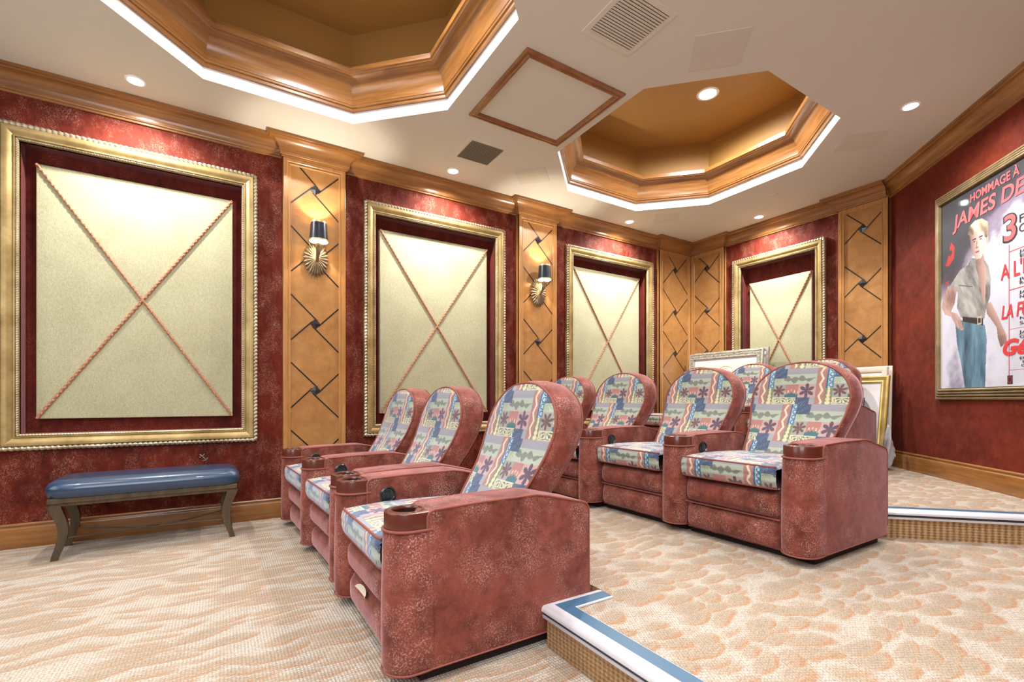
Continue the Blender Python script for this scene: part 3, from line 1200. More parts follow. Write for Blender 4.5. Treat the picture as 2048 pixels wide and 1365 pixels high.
# ------------------------------------------------------------------ the recliner
SH, AW = 0.300, 0.170          # half seat width, arm width
HW = [(0.42, .262), (.50, .262), (.58, .266), (.66, .280), (.73, .297), (.79, .309), (.84, .312), (.88, .309), (.92, .298),
      (.96, .277), (1.0, .243), (1.03, .203), (1.055, .153), (1.073, .095), (1.082, .045), (1.085, .001)]
FX = [(0.42, .585), (.50, .625), (.58, .675), (.66, .730), (.74, .772), (.83, .808), (.92, .832), (1.0, .850), (1.085, .866)]


def interp(T, h):
    return float(np.interp(h, [a for a, b in T], [b for a, b in T]))


def arm_profile():
    return [(.13, .042), (.13, .592), (.155, .610), (.35, .617), (.60, .617), (.66, .606), (.85, .560), (.882, .530), (.882, .042)]


def plan(r, xb, n=40, cx=0.088):
    """rounded-front plan of the arm column as n points by angle"""
    P = []
    for i in range(n):
        th = 2 * PI * i / n
        dx, dy = math.cos(th), math.sin(th)
        if dx <= 0:
            P.append((cx + r * dx, r * dy))
        else:
            s = min((xb - cx) / dx if dx > 1e-6 else 9, r / abs(dy) if abs(dy) > 1e-6 else 9)
            P.append((cx + s * dx, s * dy))
    return P


def make_arm(root, yc, control_side=0):
    t = lambda x, z, d: (x, yc + d, z)
    mb = MB()
    mb.prism(arm_profile(), t, -AW / 2, AW / 2, bev=0.013)
    rg = []
    for z, g in ((.042, -.016), (.046, -.006), (.066, .003), (.16, .005), (.30, .004), (.43, .001), (.525, -.001), (.536, -.004), (.541, -.010)):
        rg.append([(x, yc + y, z) for x, y in plan(AW / 2 + g, .155)])
    mb.rings(rg, cap0=True, cap1=True)
    a = mb.build('arm', M['velvet'], root, angle=40)
    mb = MB()
    N_ = 48
    o0 = plan(.078, .150, N_)
    c = [(0.088 + math.cos(2 * PI * i / N_), math.sin(2 * PI * i / N_)) for i in range(N_)]
    circ = lambda r: [(0.088 + r * math.cos(2 * PI * i / N_), r * math.sin(2 * PI * i / N_)) for i in range(N_)]
    L = [(o0, .541), (plan(.080, .150, N_), .544), (plan(.080, .150, N_), .598), (plan(.079, .149, N_), .6005), (plan(.076, .147, N_), .602),
         (circ(.062), .602), (circ(.060), .605), (circ(.056), .605), (circ(.054), .602), (circ(.053), .594)]
    mb.rings([[(x, yc + y, z) for x, y in p] for p, z in L])
    cup = mb.build('cup_holder', M['cup'], a, angle=30)
    mb = MB()
    mb.rings([[(x, yc + y, z) for x, y in circ(r)] for r, z in ((.053, .595), (.050, .556), (.01, .553))], cap1=True)
    mb.build('cup_well', M['cup_in'], a)
    # piping
    mb = MB()
    mb.tube([(x, yc + y, .540) for x, y in plan(AW / 2 - .001, .150)], .0055, closed=True)
    mb.tube([(x, yc + y, .049) for x, y in plan(AW / 2 + .002, .150)], .0042, closed=True)
    e = 0.004
    for s in (-1, 1):
        pr = [(.134, .10), (.134, .585), (.142, .599), (.158, .607), (.35, .613), (.60, .613), (.66, .602), (.846, .556), (.866, .546), (.877, .528), (.878, .10)]
        mb.tube([(x, yc + s * (AW / 2 - .0025), z) for x, z in pr], .0048, n=6)
        mb.tube([(.15, yc + s * (AW / 2 - .001), .049), (.875, yc + s * (AW / 2 - .001), .049)], .004, n=6)
    mb.build('arm_piping', M['piping'], a, angle=60)
    if control_side:
        make_switch(a, yc, control_side)
    return a


def make_switch(a, yc, control_side):
    if True:
        mb = MB()
        yy = yc + control_side * AW / 2
        s = control_side
        mb.lathe([(.030, 0.0), (.040, s * .001), (.041, s * .006), (.034, s * .009), (.029, s * .003), (.010, s * .002), (.0005, s * .002)], (.235, yy, .522), 32, axis='y')
        mb.box((.222, min(yy, yy + s * .006), .500), (.248, max(yy, yy + s * .006), .544), bev=.004)
        return mb.build('recline_switch', M['black'], a)


def make_recliner(arms=(-1,)):
    root = empty('theater_recliner', (0, 0, 0))
    # plinth
    mb = MB()
    mb.box((.12, -SH - AW + .035, 0.0), (.84, SH, .048))
    if 1 not in arms:
        pass
    mb.build('plinth', M['plinth'], root, smooth=False)
    # carcass between the arms
    mb = MB()
    mb.box((.09, -SH, .036), (.85, SH, .375), bev=.01)
    mb.box((.62, -SH, .30), (.86, SH, .50), bev=.03)
    mb.build('seat_box', M['velvet'], root)
    # two padded footrest panels
    for z0, z1, xf in ((.036, .197, .034), (.203, .352, .024)):
        mb = MB()
        nu, nv = 24, 14
        rings = []
        for j in range(nv + 1):
            b = -1 + 2 * j / nv
            ring = []
            for i in range(nu + 1):
                a = -1 + 2 * i / nu
                k = (1 - abs(a) ** 14) * (1 - abs(b) ** 4)
                ring.append((xf + .065 * (1 - k), a * (SH - .004), (z0 + z1) / 2 + b * (z1 - z0) / 2))
            rings.append(ring)
        mb.rings(rings, closed=False)
        mb.box((.085, -SH + .004, z0), (.12, SH - .004, z1))
        p = mb.build('footrest_pad', M['velvet'], root, angle=60)
    mb = MB()
    mb.tube([(.058, -SH + .005, .200), (.058, SH - .005, .200)], .005, n=6)
    mb.build('footrest_piping', M['piping'], root)
    # seat cushion: wraps from the front lip over the top
    path = []
    for k in range(13):
        th = -PI / 2 + k / 12 * PI / 2
        path.append((.028 - .012 * math.cos(th * 1.0) * 1.0, .430 + .058 * math.sin(th)))
    path = [(.070, .362), (.034, .364), (.020, .370), (.012, .385), (.006, .410), (.007, .428), (.004, .445), (.007, .466), (.014, .480), (.026, .486), (.05, .488), (.12, .494), (.22, .498), (.36, .497), (.50, .492), (.64, .486)]
    pp = [Vector((a, b)) for a, b in path]
    seg = [0]
    for i in range(1, len(pp)):
        seg.append(seg[-1] + (pp[i] - pp[i - 1]).length)
    ns, ny = 170, 150
    ss = np.linspace(0, seg[-1], ns)
    px = np.interp(ss, seg, [p.x for p in pp])
    pz = np.interp(ss, seg, [p.y for p in pp])
    yy = np.linspace(-SH + .004, SH - .004, ny)
    e = np.clip((np.abs(yy) - (SH - .045)) / .041, 0, 1) ** 3
    P = np.zeros((ns, ny, 3))
    P[:, :, 0] = px[:, None] + .012 * e[None, :] * (ss < .16)[:, None]
    P[:, :, 1] = yy[None, :]
    P[:, :, 2] = pz[:, None] - .018 * e[None, :] * (ss > .13)[:, None] + .008 * e[None, :] * (ss < .03)[:, None]
    Y, Sx = np.meshgrid(yy, ss)
    cu = color_grid('seat_cushion', P, tapestry(Y + .02, Sx + 0.37), M['tapestry'], root)
    mb = MB()
    for s0 in (.171, .046):
        x0, z0 = np.interp(s0, ss, px), np.interp(s0, ss, pz)
        mb.tube([(x0 - .002 + (.010 if abs(y) > SH - .02 else 0), y, z0) for y in np.linspace(-SH + .006, SH - .006, 20)], .0052, n=8)
    mb.build('cushion_piping', M['piping'], cu)
    # back: velvet shell
    hs = [a for a, b in HW]
    hh = np.concatenate([np.linspace(.42, .95, 22), 1.085 - 0.135 * (1 - np.sin(np.linspace(0.06, 1, 16) * PI / 2)) ** 1.0])
    wsp = np.interp(hh, [a for a, b in HW], [b for a, b in HW])
    # smooth the arch analytically above .84
    wsp = np.where(hh > .84, .312 * np.sqrt(np.clip(1 - ((hh - .84) / .2451) ** 2.15, 0, 1)), wsp)
    right = [(-w_, h_) for w_, h_ in zip(wsp, hh)]
    left = [(w_, h_) for w_, h_ in zip(wsp[:-1], hh[:-1])][::-1]
    out = right + left
    fx = lambda h: interp(FX, h)

    def ring(dx, g, zlift=0.0):
        r = []
        for y, h in out:
            k = 1 + g / .31
            h2 = .78 + (h - .78) * (1 + g / .31) if h > .78 else h
            r.append((fx(h) + dx, y * k, h2))
        return r
    mb = MB()
    mb.rings([ring(.010, -.05), ring(.002, -.006), ring(.012, .004), ring(.05, .010), ring(.10, .010), ring(.145, .002), ring(.170, -.018), ring(.182, -.06), ring(.186, -.20)], cap1=True)
    sh = mb.build('backrest', M['velvet'], root, angle=60)
    mb = MB()
    mb.tube([(p[0] - .002, p[1], p[2]) for p in ring(.0, -.002)], .0062, n=8)
    mb.tube([(p[0], p[1], p[2]) for p in ring(.160, -.004)], .004, n=6)
    mb.build('back_piping', M['piping'], sh)
    # back: patterned front
    nh, ny = 230, 190
    H_ = 0.44 + (1.0815 - 0.44) * (np.linspace(0, 1, nh))
    H_ = np.concatenate([H_[:-14], H_[-14] + (1.0825 - H_[-14]) * np.sin(np.linspace(0, 1, 30) * PI / 2)])
    nh = len(H_)
    W_ = np.interp(H_, [a for a, b in HW], [b for a, b in HW])
    W_ = np.where(H_ > .84, .312 * np.sqrt(np.clip(1 - ((H_ - .84) / .2451) ** 2.15, 0, 1)), W_)
    W_ = np.maximum(W_ - .004, .001)
    a = np.linspace(-1, 1, ny)
    P = np.zeros((nh, ny, 3))
    Y = W_[:, None] * a[None, :]
    edge = np.minimum((1 - np.abs(a))[None, :] * W_[:, None], (1.085 - H_)[:, None])
    puff = .022 * (1 - np.exp(-np.clip(edge, 0, 1) / .03))
    P[:, :, 0] = np.interp(H_, [q for q, _ in FX], [q for _, q in FX])[:, None] - puff + .002
    P[:, :, 1] = Y
    P[:, :, 2] = H_[:, None]
    color_grid('back_fabric', P, tapestry(Y, np.repeat(H_[:, None], ny, 1)), M['tapestry'], sh)
    for s in arms:
        make_arm(root, s * (SH + AW / 2), control_side=0)
    return root


def add_tear(root):
    mb = MB()
    P_ = [(.074 * math.cos(q), .019 * math.sin(q)) for q in np.linspace(0, 2 * PI, 25)[:-1]]
    mb.prism(P_, lambda a, b, d: (.026 - d + abs(b) * .9, a + .02, .180 + b), 0, .003)
    o = mb.build('torn_lining', M['white_frame'], root)
    o['label'] = 'pale lining showing through a torn seam'


# prototype with one arm (towards -y); a second with both
pr1 = make_recliner((-1,))
pr2 = copy_tree(pr1)
make_arm(pr2, SH + AW / 2, control_side=-1)
# the recline switch belongs on the far arm's inner face only
def place(o, x, y, z, rz, label, group, sy=1.0):
    o.location = (x, y, z)
    o.rotation_euler = (0, 0, R(rz))
    o.scale = (1, sy, 1)
    tag(o, label, 'recliner', group)


G1, G2, G3 = 'recliners in the front row', 'recliners in the middle row', 'recliners in the back row'
spec = [
    (0.478, 2.02, 0.004, 0.5, 2, 'rust velvet recliner at the step edge, front row end seat standing apart', G1, 1),
    (0.470, 2.99, 0.004, 2.6, 1, 'rust velvet recliner in the middle of the front row of three', G1, 1),
    (0.432, 3.755, 0.004, 2.8, 2, 'front row recliner standing closest to the long panelled wall', G1, 1),
    (2.435, 1.65, Z1, 0, 1, 'middle row recliner at the open aisle end with its pale outer arm showing', G2, 1),
    (2.435, 2.42, Z1, 0, 1, 'middle row recliner directly beside the aisle end one', G2, 1),
    (2.36, 3.19, Z1, 2.0, 1, 'middle row recliner whose seat is mostly hidden behind the front row end chair', G2, 1),
    (2.33, 3.96, Z1, 3.0, 1, 'middle row recliner closest to the long wall, only its back top showing', G2, .98),
    (4.40, 2.43, Z2, 0, 1, 'back row recliner beside the leaning gold frame', G3, .98),
    (4.40, 3.18, Z2, 0, 1, 'back row recliner in the centre, in front of the ornate silver frame', G3, .98),
    (4.40, 3.93, Z2, 0, 1, 'back row recliner nearest the room corner, barely showing', G3, .98),
]
first = {1: True, 2: True}
switch_me = None
for q_, (x, y, z, rz, k, lab, g, sy) in enumerate(spec):
    p = pr1 if k == 1 else pr2
    if first[k]:
        first[k] = False
        o = p
    else:
        o = copy_tree(p)
    place(o, x, y, z, rz, lab, g, sy)
    if q_ in (2, 4, 5, 6, 8, 9):          # switch on the arm shared with the neighbouring seat
        near = [c_ for c_ in o.children if c_.name.startswith('arm')][0]
        if switch_me is None:
            switch_me = make_switch(near, -(SH + AW / 2), -1).data
        else:
            so = bpy.data.objects.new('recline_switch', switch_me)
            COL.objects.link(so)
            so.parent = near

add_tear(bpy.data.objects[pr2.name])

# ------------------------------------------------------------------ bench
bench = empty('leather_bench', (-0.405, 4.17, 0), R(1.5))
tag(bench, 'long bench with dark blue leather top and curved dark wood legs', 'bench')
mb = MB()
n = 40
rings = []
BL, BD = 0.515, 0.225
for z, g in ((.385, -.012), (.392, 0), (.425, .010), (.455, .008), (.478, -.006), (.492, -.030), (.499, -.07), (.502, -.14)):
    ring = []
    for i in range(64):
        th = 2 * PI * i / 64
        cx, cy = math.cos(th), math.sin(th)
        px_ = math.copysign(abs(cx) ** 0.16, cx) * (BL + g)
        py_ = math.copysign(abs(cy) ** 0.28, cy) * (BD + g)
        ring.append((px_, py_, z))
    rings.append(ring)
mb.rings(rings, cap0=True, cap1=True)
mb.build('seat', M['leather'], bench, angle=50)
mb = MB()
mb.box((-BL + .01, -BD + .01, .355), (BL - .01, BD - .01, .388), bev=.006)
mb.box((-BL + .02, -BD + .02, .335), (BL - .02, BD - .02, .360), bev=.006)
mb.build('apron', M['wood_dark'], bench)
for sx in (-1, 1):
    for sy in (-1, 1):
        mb = MB()
        rg = []
        for k in range(17):
            t_ = k / 16
            z = .345 * (1 - t_)
            off = .034 * math.sin(min(1, t_ * 1.08) * PI) ** 1.4 + .012 * t_ + .006 - .012 * max(0, t_ - .85) / .15
            wd = .034 - .017 * t_ ** .8
            x_ = sx * (BL - .034 - off)
            y_ = sy * (BD - .040 - off * .35)
            rg.append([(x_ - wd, y_ - wd * .8, z), (x_ + wd, y_ - wd * .8, z), (x_ + wd, y_ + wd * .8, z), (x_ - wd, y_ + wd * .8, z)])
        mb.rings(rg, cap0=True, cap1=True)
        mb.build('leg', M['wood_dark'], bench, angle=40)
mb = MB()
for s in (-1, 1):
    for e in (-1, 1):
        mb.tube([(e * (BL - .10), s * (BD - .06), .13), (e * .22, s * .06, .115), (e * .05, s * .008, .105), (0, 0, .105)], .0045, n=8)
mb.box((-.035, -.012, .098), (.035, .012, .112), bev=.003)
mb.build('stretcher', M['wood_dark'], bench)

# gecko ornament on the wall
mb = MB()
body = [(-.028, .034), (-.020, .026), (-.010, .016), (0, .004), (.008, -.008), (.014, -.018), (.016, -.030), (.012, -.040), (.016, -.048)]
mb.tube([(x, -.005, z) for x, z in body], [.003, .006, .0045, .006, .006, .0045, .003, .002, .001], n=10)
for (a_, b_, c_) in (((-.012, .018), (-.024, .010), (-.032, .014)), ((-.012, .018), (-.002, .028), (.004, .036)), ((.010, -.012), (-.002, -.020), (-.010, -.016)), ((.010, -.012), (.022, -.004), (.026, .006))):
    mb.tube([(p[0], -.004, p[1]) for p in (a_, b_, c_)], .0022, n=6)
tag(mb.build('gecko_ornament', M['lizard'], None, loc=(-0.11, YW, .535)), 'tiny grey metal gecko ornament on the red wall above the bench', 'ornament')

# ------------------------------------------------------------------ poster in its frame on the diagonal wall
s5 = math.sqrt(.5)
W0 = Vector((XW, 2.03, 0))
tP = lambda s, z, d: tuple(W0 + Vector((-s5, -s5, 0)) * s + Vector((-s5, s5, 0)) * d + Vector((0, 0, z)))
PO = Vector(tP(1.42, 1.0, 0))
tPr = lambda s, z, d: tuple(Vector(tP(s, z, d)) - PO)
S0, S1, PZ0, PZ1 = 0.728, 2.10, 1.0, 2.73
poster = empty('framed_poster', PO)
tag(poster, 'tall film poster of a man in jeans in a ribbed gold frame', 'framed poster')
prof = [(0, 0), (0, .022)]
for k in range(4):
    a_ = .004 + k * .022
    d_ = .022 + k * .008
    prof += [(a_, d_), (a_ + .004, d_ + .008), (a_ + .012, d_ + .010), (a_ + .017, d_ + .006), (a_ + .019, d_ - .010)]
prof += [(.094, .046), (.094, .030)]
mb = MB()
frame_sweep(mb, tPr, S0, PZ0, S1, PZ1, prof)
mb.build('frame', M['poster_gold'], poster, angle=25)

POLY = {
'shirt':[(1.171, 2.1), (1.139, 2.052), (1.05, 2.038), (0.992, 1.989), (0.908, 1.919), (0.944, 1.927), (1.027, 1.868), (1.015, 1.743), (1.061, 1.655), (1.171, 1.637), (1.311, 1.605), (1.325, 1.669), (1.368, 1.763), (1.373, 1.893), (1.354, 1.985), (1.285, 2.086), (1.224, 2.082)],
'chest':[(1.224, 2.067), (1.285, 2.064), (1.331, 1.977), (1.325, 1.875), (1.319, 1.759), (1.315, 1.701), (1.285, 1.781), (1.255, 1.923), (1.224, 2.006)],
'jeans':[(0.997, 1.61), (1.061, 1.632), (1.315, 1.56), (1.334, 1.447), (1.325, 1.286), (1.319, 1.092), (1.106, 1.091), (1.061, 1.292), (1.015, 1.455)],
'belt':[(1.079, 1.66), (1.299, 1.61), (1.299, 1.558), (1.079, 1.621)],
'larm':[(0.908, 1.944), (1.015, 1.895), (0.987, 1.781), (0.944, 1.724), (1.015, 1.695), (1.05, 1.657), (1.095, 1.563), (1.072, 1.551), (1.015, 1.583), (0.98, 1.637), (0.944, 1.683), (0.871, 1.712), (0.831, 1.778), (0.851, 1.858)],
'rarm':[(1.325, 1.713), (1.373, 1.718), (1.43, 1.621), (1.476, 1.535), (1.52, 1.452), (1.527, 1.395), (1.503, 1.398), (1.467, 1.374), (1.439, 1.448), (1.43, 1.521), (1.373, 1.595), (1.334, 1.638)],
'face':[(1.154, 2.287), (1.171, 2.205), (1.175, 2.157), (1.224, 2.074), (1.275, 2.067), (1.315, 2.114), (1.339, 2.195), (1.315, 2.262), (1.234, 2.29), (1.171, 2.297)],
'neck':[(1.214, 2.1), (1.295, 2.12), (1.311, 2.056), (1.265, 2.01), (1.23, 2.042)],
'hair':[(1.139, 2.292), (1.154, 2.349), (1.214, 2.373), (1.285, 2.364), (1.344, 2.317), (1.354, 2.248), (1.343, 2.194), (1.315, 2.217), (1.299, 2.26), (1.234, 2.275), (1.171, 2.274)],
'red1':[(0.944, 2.294), (0.987, 2.248), (0.98, 2.153), (0.92, 2.105), (0.876, 2.117), (0.908, 2.174), (0.925, 2.235)],
'red2':[(0.866, 2.037), (0.908, 2.026), (0.92, 1.974), (0.884, 1.95)],
}
cs, cz_ = np.meshgrid(np.linspace(S0 + .09, S1 - .09, 300), np.linspace(PZ0 + .09, PZ1 - .09, 400))


def inpoly(px_, py_, poly):
    r = np.zeros(px_.shape, bool)
    n_ = len(poly)
    for i in range(n_):
        x1, y1 = poly[i]
        x2, y2 = poly[(i + 1) % n_]
        c_ = ((y1 > py_) != (y2 > py_)) & (px_ < (x2 - x1) * (py_ - y1) / ((y2 - y1) or 1e-9) + x1)
        r ^= c_
    return r


rng = np.random.RandomState(4)


def fbm(x, y, sc, oct_=4):
    r = np.zeros(x.shape)
    am = 1
    for o_ in range(oct_):
        g = rng.rand(64, 64)
        X, Y = np.mod(x * sc, 63), np.mod(y * sc, 63)
        xi, yi = X.astype(int), Y.astype(int)
        xf, yf = X - xi, Y - yi
        xf, yf = xf * xf * (3 - 2 * xf), yf * yf * (3 - 2 * yf)
        xn, yn = (xi + 1) % 64, (yi + 1) % 64
        r += am * (g[yi, xi] * (1 - xf) * (1 - yf) + g[yi, xn] * xf * (1 - yf) + g[yn, xi] * (1 - xf) * yf + g[yn, xn] * xf * yf)
        am *= .5
        sc *= 2.1
    return r / 1.875


F1 = fbm(cs + 3, cz_ + 3, 5)
F2 = fbm(cs + 3, cz_ + 3, 14)
line = (cz_ - 1.88) - (cs - 0.83) * 0.62 + (F1 - .5) * .35
k = np.clip(line / .16 + .5, 0, 1)[..., None]
pale = C(206, 210, 228) * (1 - .25 * np.clip((F1 - .45) * 2, 0, 1))[..., None]
darkc = C(44, 48, 58) * (0.7 + .7 * F2[..., None])
mid = C(112, 88, 118)
col = pale * (1 - k) + darkc * k
mk = np.exp(-((line - 0.0) / .09) ** 2)[..., None] * .7
col = col * (1 - mk) + mid * mk
cl = np.clip(((1.42 - cz_) + (F1 - .55) * 1.3) * 3, 0, 1)[..., None] * np.clip((1.5 - cs) * 3, 0, 1)[..., None] * .75
col = col * (1 - cl) + (C(118, 112, 142) * (.5 + F2[..., None])) * cl


def paintp(key, c0, c1=None, f=None):
    m_ = inpoly(cs, cz_, POLY[key])
    if c1 is None:
        col[m_] = c0
    else:
        kk = f[m_][:, None]
        col[m_] = c0 * (1 - kk) + c1 * kk


fold = np.clip(.5 + .9 * (fbm(cs * 1.6 + cz_ * .8 + 3, cz_ * .7 + 5, 11) - .5) * 2, 0, 1)
vert = np.clip(.5 + .8 * (fbm(cs * 2.2 + 3, cz_ * .5 + 5, 9) - .5) * 2, 0, 1)
red = inpoly(cs, cz_, POLY['red1']) | inpoly(cs, cz_, POLY['red2'])
red &= F2 > .42
col[red] = C(170, 44, 44)
skin0, skin1 = C(120, 88, 84), C(190, 160, 154)
paintp('jeans', C(28, 62, 88), C(112, 154, 180), vert)
paintp('rarm', skin0, skin1, np.clip((cs - 1.33 + (cz_ - 1.72) * .62) * 10 + .6, 0, 1))
paintp('shirt', C(92, 92, 94), C(176, 178, 176), fold)
paintp('chest', skin0, skin1, np.clip((cs - 1.22) * 9, 0, 1))
paintp('larm', skin0, skin1, np.clip(fold + .15, 0, 1))
paintp('belt', C(34, 30, 34))
col[(np.abs(cs - 1.26) < .022) & (np.abs(cz_ - 1.60) < .03) & ~((np.abs(cs - 1.26) < .014) & (np.abs(cz_ - 1.60) < .02))] = C(190, 180, 170)
paintp('neck', C(110, 80, 78), skin1, np.clip((cs - 1.22) * 8, 0, 1))
paintp('face', C(112, 84, 82), C(214, 186, 180), np.clip((cs - 1.165) * 9, 0, 1))
paintp('hair', C(66, 48, 40), C(222, 200, 170), np.clip(fold * 1.2 - .1 + (cz_ - 2.30) * 3, 0, 1))
dk = C(58, 38, 38)
for ex in (1.205, 1.275):
    col[(np.abs(cs - ex) < .020) & (np.abs(cz_ - 2.232) < .004)] = dk     # brows
    col[(np.abs(cs - ex) < .012) & (np.abs(cz_ - 2.215) < .005)] = dk     # eyes
col[(np.abs(cs - 1.236 - (2.21 - cz_) * -.12) < .004) & (cz_ > 2.16) & (cz_ < 2.21)] = C(126, 92, 88)
col[(np.abs(cs - 1.236) < .014) & (np.abs(cz_ - 2.160) < .003)] = C(100, 66, 64)
col[(np.abs(cs - 1.240) < .020) & (np.abs(cz_ - 2.128) < .005)] = C(120, 56, 56)
col[inpoly(cs, cz_, [(1.326, 2.20), (1.35, 2.215), (1.35, 2.17), (1.33, 2.155)])] = C(196, 160, 152)
# pockets, collar and finger lines
col[(np.abs(cz_ - 1.90 + (cs - 1.1) * .3) < .004) & (cs > 1.04) & (cs < 1.19)] = C(70, 70, 74)
for i in range(3):
    col[(np.abs(cs - (1.035 + .018 * i) - (1.62 - cz_) * .25) < .0025) & (cz_ > 1.565) & (cz_ < 1.64)] = C(96, 66, 64)
    col[(np.abs(cs - (1.468 + .016 * i) - (1.45 - cz_) * .3) < .0025) & (cz_ > 1.385) & (cz_ < 1.46)] = C(96, 66, 64)
# red rules
RD = C(190, 50, 56)
col[(np.abs(cs - 1.541) < .0035) & (cz_ < 2.086) & (cz_ > 1.159)] = RD
for zz in (2.033, 1.763, 1.491, 1.207):
    col[(np.abs(cz_ - zz) < .003) & (cs > 1.541)] = RD
col[(np.abs(cs - 1.548) < .024) & (np.abs(cz_ - 1.138) < .032)] = C(40, 22, 26)
col[(np.hypot(cs - 1.548, (cz_ - 1.140) * .8) < .019) & ~(np.hypot(cs - 1.548, (cz_ - 1.140) * .8) < .015)] = C(170, 40, 46)
P = np.zeros(cs.shape + (3,))
for i in range(3):
    A_ = np.array([-s5, -s5, 0])[i]
    B_ = np.array([-s5, s5, 0])[i]
    P[..., i] = W0[i] - PO[i] + A_ * cs + B_ * .034 + (cz_ if i == 2 else 0)
pr_ = color_grid('print', P, col, M['poster'], poster)

M['ink_red'] = plain('ink_red', srgb(206, 52, 60), 0.5)
M['ink_coral'] = plain('ink_coral', srgb(214, 92, 96), 0.5)
M['ink_black'] = plain('ink_black', srgb(34, 34, 44), 0.5)
TR = Matrix(((-s5, 0, -s5), (-s5, 0, s5), (0, 1, 0)))


def text(body, s, z, size, mat, sx=1.0, rot=0, shear=0, bold=0.0, d=.0365, fit=None):
    cu = bpy.data.curves.new('lettering', 'FONT')
    cu.body = body
    cu.size = size
    cu.shear = shear
    cu.offset = bold
    cu.extrude = 0.0004
    cu.resolution_u = 4
    to = bpy.data.objects.new('lettering', cu)
    COL.objects.link(to)
    dg = bpy.context.evaluated_depsgraph_get()
    me = bpy.data.meshes.new_from_object(to.evaluated_get(dg))
    bpy.data.objects.remove(to)
    wd = max(v.co.x for v in me.vertices)
    if fit:
        sx = fit / wd
    cr, sr = math.cos(R(rot)), math.sin(R(rot))
    o_ = Vector(tP(s, z, d)) - PO
    for v in me.vertices:
        x, y = v.co.x * sx, v.co.y
        x, y = x * cr - y * sr, x * sr + y * cr
        v.co = o_ + TR @ Vector((x, y, v.co.z))
    ob = link('lettering', me, mat, poster, smooth=False)
    return ob


text('HOMMAGE À', 1.165, 2.530, .088, M['ink_coral'], fit=.47, rot=1, bold=.002)
text('JAMES DEAN', 0.985, 2.385, .155, M['ink_coral'], fit=.93, rot=1.5, shear=.15, bold=.003)
text('3', 1.480, 2.112, .262, M['ink_black'], fit=.135, bold=.010, d=.0362)
text('3', 1.487, 2.117, .250, M['ink_coral'], fit=.118, bold=.003, d=.0372)
text('FILMS', 1.625, 2.205, .078, M['ink_black'], fit=.24)
text('CHEFS', 1.625, 2.138, .078, M['ink_black'], fit=.24)
text('JAMES', 1.632, 2.000, .030, M['ink_black'], fit=.20)
text('ELIA', 1.632, 1.968, .030, M['ink_black'], fit=.16)
text("A L'EST", 1.472, 1.852, .150, M['ink_red'], fit=.36, bold=.002)
text('JULIE', 1.632, 1.812, .028, M['ink_black'], fit=.16)
text('RAYMOND', 1.632, 1.785, .028, M['ink_black'], fit=.26)
text('JAMES', 1.632, 1.722, .030, M['ink_black'], fit=.20)
text('NICHOLAS', 1.632, 1.690, .030, M['ink_black'], fit=.26)
text('LA FUREUR', 1.472, 1.572, .135, M['ink_red'], fit=.46, shear=.2, bold=.002)
text('NATALIE', 1.632, 1.545, .030, M['ink_black'], fit=.24)
text('SAL', 1.632, 1.512, .030, M['ink_black'], fit=.11)
text('JAMES', 1.632, 1.450, .030, M['ink_black'], fit=.20)
text('GEORGE', 1.632, 1.418, .030, M['ink_black'], fit=.24)
text('Géant', 1.472, 1.315, .150, M['ink_red'], fit=.46, shear=.3, bold=.006)
text('ELIZABETH', 1.632, 1.275, .026, M['ink_black'], fit=.28)
text('ROCK', 1.655, 1.249, .026, M['ink_black'], fit=.16)
text('CARROLL', 1.645, 1.224, .026, M['ink_black'], fit=.24)


# ------------------------------------------------------------------ frames leaning in the corner behind the back row
def leaning(y0, y1, h, xf, xt, prof, mat, label, art=None, group='picture frames leaning on the back wall', matc='mat_board', orn=False):
    """stands on the upper platform at x=xf and leans back to x=xt at height h"""
    yc = (y0 + y1) / 2
    root = empty('leaning_frame', (xf, yc, Z2))
    ang = math.atan2(xt - xf, h)
    root.rotation_euler = (0, ang, 0)
    tag(root, label, 'picture frame', group)
    L = math.hypot(h, xt - xf)
    t = lambda a, z, d: (-d, a, z)
    a0, a1 = y0 - yc, y1 - yc
    mb = MB()
    frame_sweep(mb, t, a0, 0, a1, L, prof)
    mb.add([t(a0, 0, 0), t(a1, 0, 0), t(a1, L, 0), t(a0, L, 0)], [(0, 1, 2, 3)])
    mb.build('moulding', mat, root, angle=30)
    wi = prof[-1][0]
    mb = MB()
    mb.prism([(a0 + wi - .01, wi - .01), (a1 - wi + .01, wi - .01), (a1 - wi + .01, L - wi + .01), (a0 + wi - .01, L - wi + .01)], t, .004, .008)
    mb.build('mat_board', M[matc], root, smooth=False)
    if orn:
        mb = MB()
        r_ = random.Random(3)
        P4 = [(a0 + .045, .045), (a1 - .045, .045), (a1 - .045, L - .045), (a0 + .045, L - .045)]
        for i in range(4):
            p, q = P4[i], P4[(i + 1) % 4]
            n_ = int(math.dist(p, q) / .016)
            for j in range(n_):
                u_ = j / n_
                c_ = (p[0] + (q[0] - p[0]) * u_ + r_.uniform(-.009, .009), p[1] + (q[1] - p[1]) * u_ + r_.uniform(-.009, .009))
                th = r_.uniform(0, 2 * PI)
                pts = [t(c_[0] + .009 * math.cos(th + k_ * 1.3) * (k_ / 3), c_[1] + .009 * math.sin(th + k_ * 1.3) * (k_ / 3), .030) for k_ in range(4)]
                mb.tube(pts, .0035, n=5)
        mb.build('carved_scrolls', M['silver'], root)
    return root, t, a0, a1, L


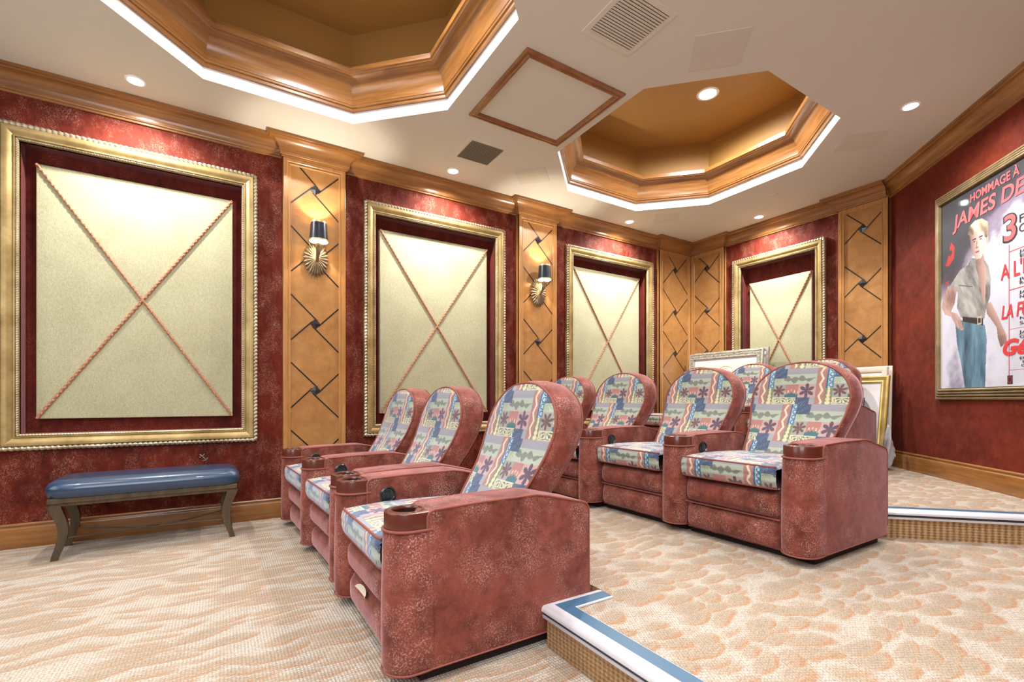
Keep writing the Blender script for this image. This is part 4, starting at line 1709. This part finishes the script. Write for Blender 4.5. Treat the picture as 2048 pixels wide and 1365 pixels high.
PF = [(0, 0), (0, .026), (.006, .032), (.014, .034), (.020, .026), (.030, .024), (.060, .026), (.068, .034), (.076, .034), (.080, .022), (.084, .010)]
leaning(3.22, 4.28, 1.315, 5.58, 5.700, [(0, 0), (0, .02), (.004, .026), (.03, .026), (.034, .012)], M['silver'], 'plain silver edged frame almost hidden behind the ornate silver frame')
root, t, a0, a1, L = leaning(3.245, 4.30, 1.295, 5.48, 5.630, PF, M['silver'], 'wide ornate silver frame with a pale drawing, leaning behind the back row', orn=True)
mb = MB()
mb.prism([(a0 + .13, .14), (a1 - .13, .14), (a1 - .13, L - .155), (a0 + .13, L - .155)], t, .008, .010)
mb.build('drawing', M['drawing'], root, smooth=False)
mb = MB()
pts = [t(-.02 + .13 * math.cos(q) * (1 + .15 * math.cos(3 * q)), L - .30 + .11 * math.sin(q), .0115) for q in np.linspace(0, 2 * PI, 40)]
mb.tube(pts, .003, n=5)
pts = [t(-.02 + .10 * math.cos(q) * (1 + .25 * math.cos(4 * q)), L - .30 + .08 * math.sin(q), .0115) for q in np.linspace(0, 2 * PI, 40)]
mb.tube(pts, .002, n=5)
mb.build('line_figure', plain('ochre_ink', srgb(206, 170, 100), .7), root)
PW = [(0, 0), (0, .020), (.008, .028), (.030, .026), (.050, .018), (.056, .008)]
leaning(1.99, 2.72, 1.010, 5.66, 5.712, [(0, 0), (0, .012), (.02, .014), (.03, .008)], M['white_frame'], 'thin white framed picture at the very back of the corner stack')
root, t, a0, a1, L = leaning(2.01, 2.74, 1.000, 5.60, 5.670, PW, M['white_frame'], 'white framed picture with a grey line border behind the gold frame')
mb = MB()
frame_sweep(mb, t, a0 + .10, .10, a1 - .10, L - .10, [(0, .0082), (0, .0095), (.006, .0095), (.006, .0082)])
mb.build('line_border', M['grey_art'], root, smooth=False)
PG = [(0, 0), (0, .026), (.006, .032), (.018, .034), (.030, .026), (.048, .020), (.058, .024), (.066, .022), (.070, .008)]
root, t, a0, a1, L = leaning(1.965, 2.70, 0.905, 5.43, 5.590, PG, M['yellow_gold'], 'yellow gold frame with a grey arched shape, leaning in the corner')
mb = MB()
cc = (a0 + .34, L - .42)
mb.prism([(cc[0] + .21 * math.cos(q), cc[1] + .24 * math.sin(q)) for q in np.linspace(0, 2 * PI, 40)[:-1]], t, .008, .0095)
mb.build('grey_shape', M['grey_art'], root, smooth=False)
mb = MB()
frame_sweep(mb, t, a0 + .20, L - .52, a0 + .40, L - .22, [(0, .0095), (0, .011), (.006, .011), (.006, .0095)])
mb.build('thin_rectangle', M['ink_black'], root, smooth=False)

# plastic sheet hanging from the side of the gold frame
mpl, nt, b = new_mat('clear_plastic')
b.inputs['Base Color'].default_value = srgb(220, 220, 226)
b.inputs['Roughness'].default_value = 0.25
b.inputs['Transmission Weight'].default_value = 0.55
nn = noise(nt, coords(nt), 20, 4)
nt.links.new(mix(nt, nn, srgb(190, 190, 198), srgb(240, 240, 244)), b.inputs['Base Color'])
mb = MB()
rg = []
r_ = random.Random(8)
for k_ in range(15):
    z = .40 - .40 * k_ / 14
    wv_ = .012 + .05 * math.sin(min(1, k_ / 10) * PI / 2) * (1 - max(0, k_ - 10) / 4 * .85)
    ring = []
    for i in range(20):
        th = 2 * PI * i / 20
        q = wv_ * (1 + .35 * math.sin(3 * th + k_ * .5) + .15 * math.sin(7 * th + k_))
        ring.append((q * math.cos(th) * .5 - .01 * k_ / 3, q * math.sin(th) * .62 - .004 * k_ / 3, z))
    rg.append(ring)
mb.rings(rg, cap0=True, cap1=True)
tag(mb.build('plastic_bag', mpl, None, angle=80, loc=(5.42, 1.925, .36)), 'crumpled clear plastic bag hanging beside the leaning gold frame', 'plastic bag')
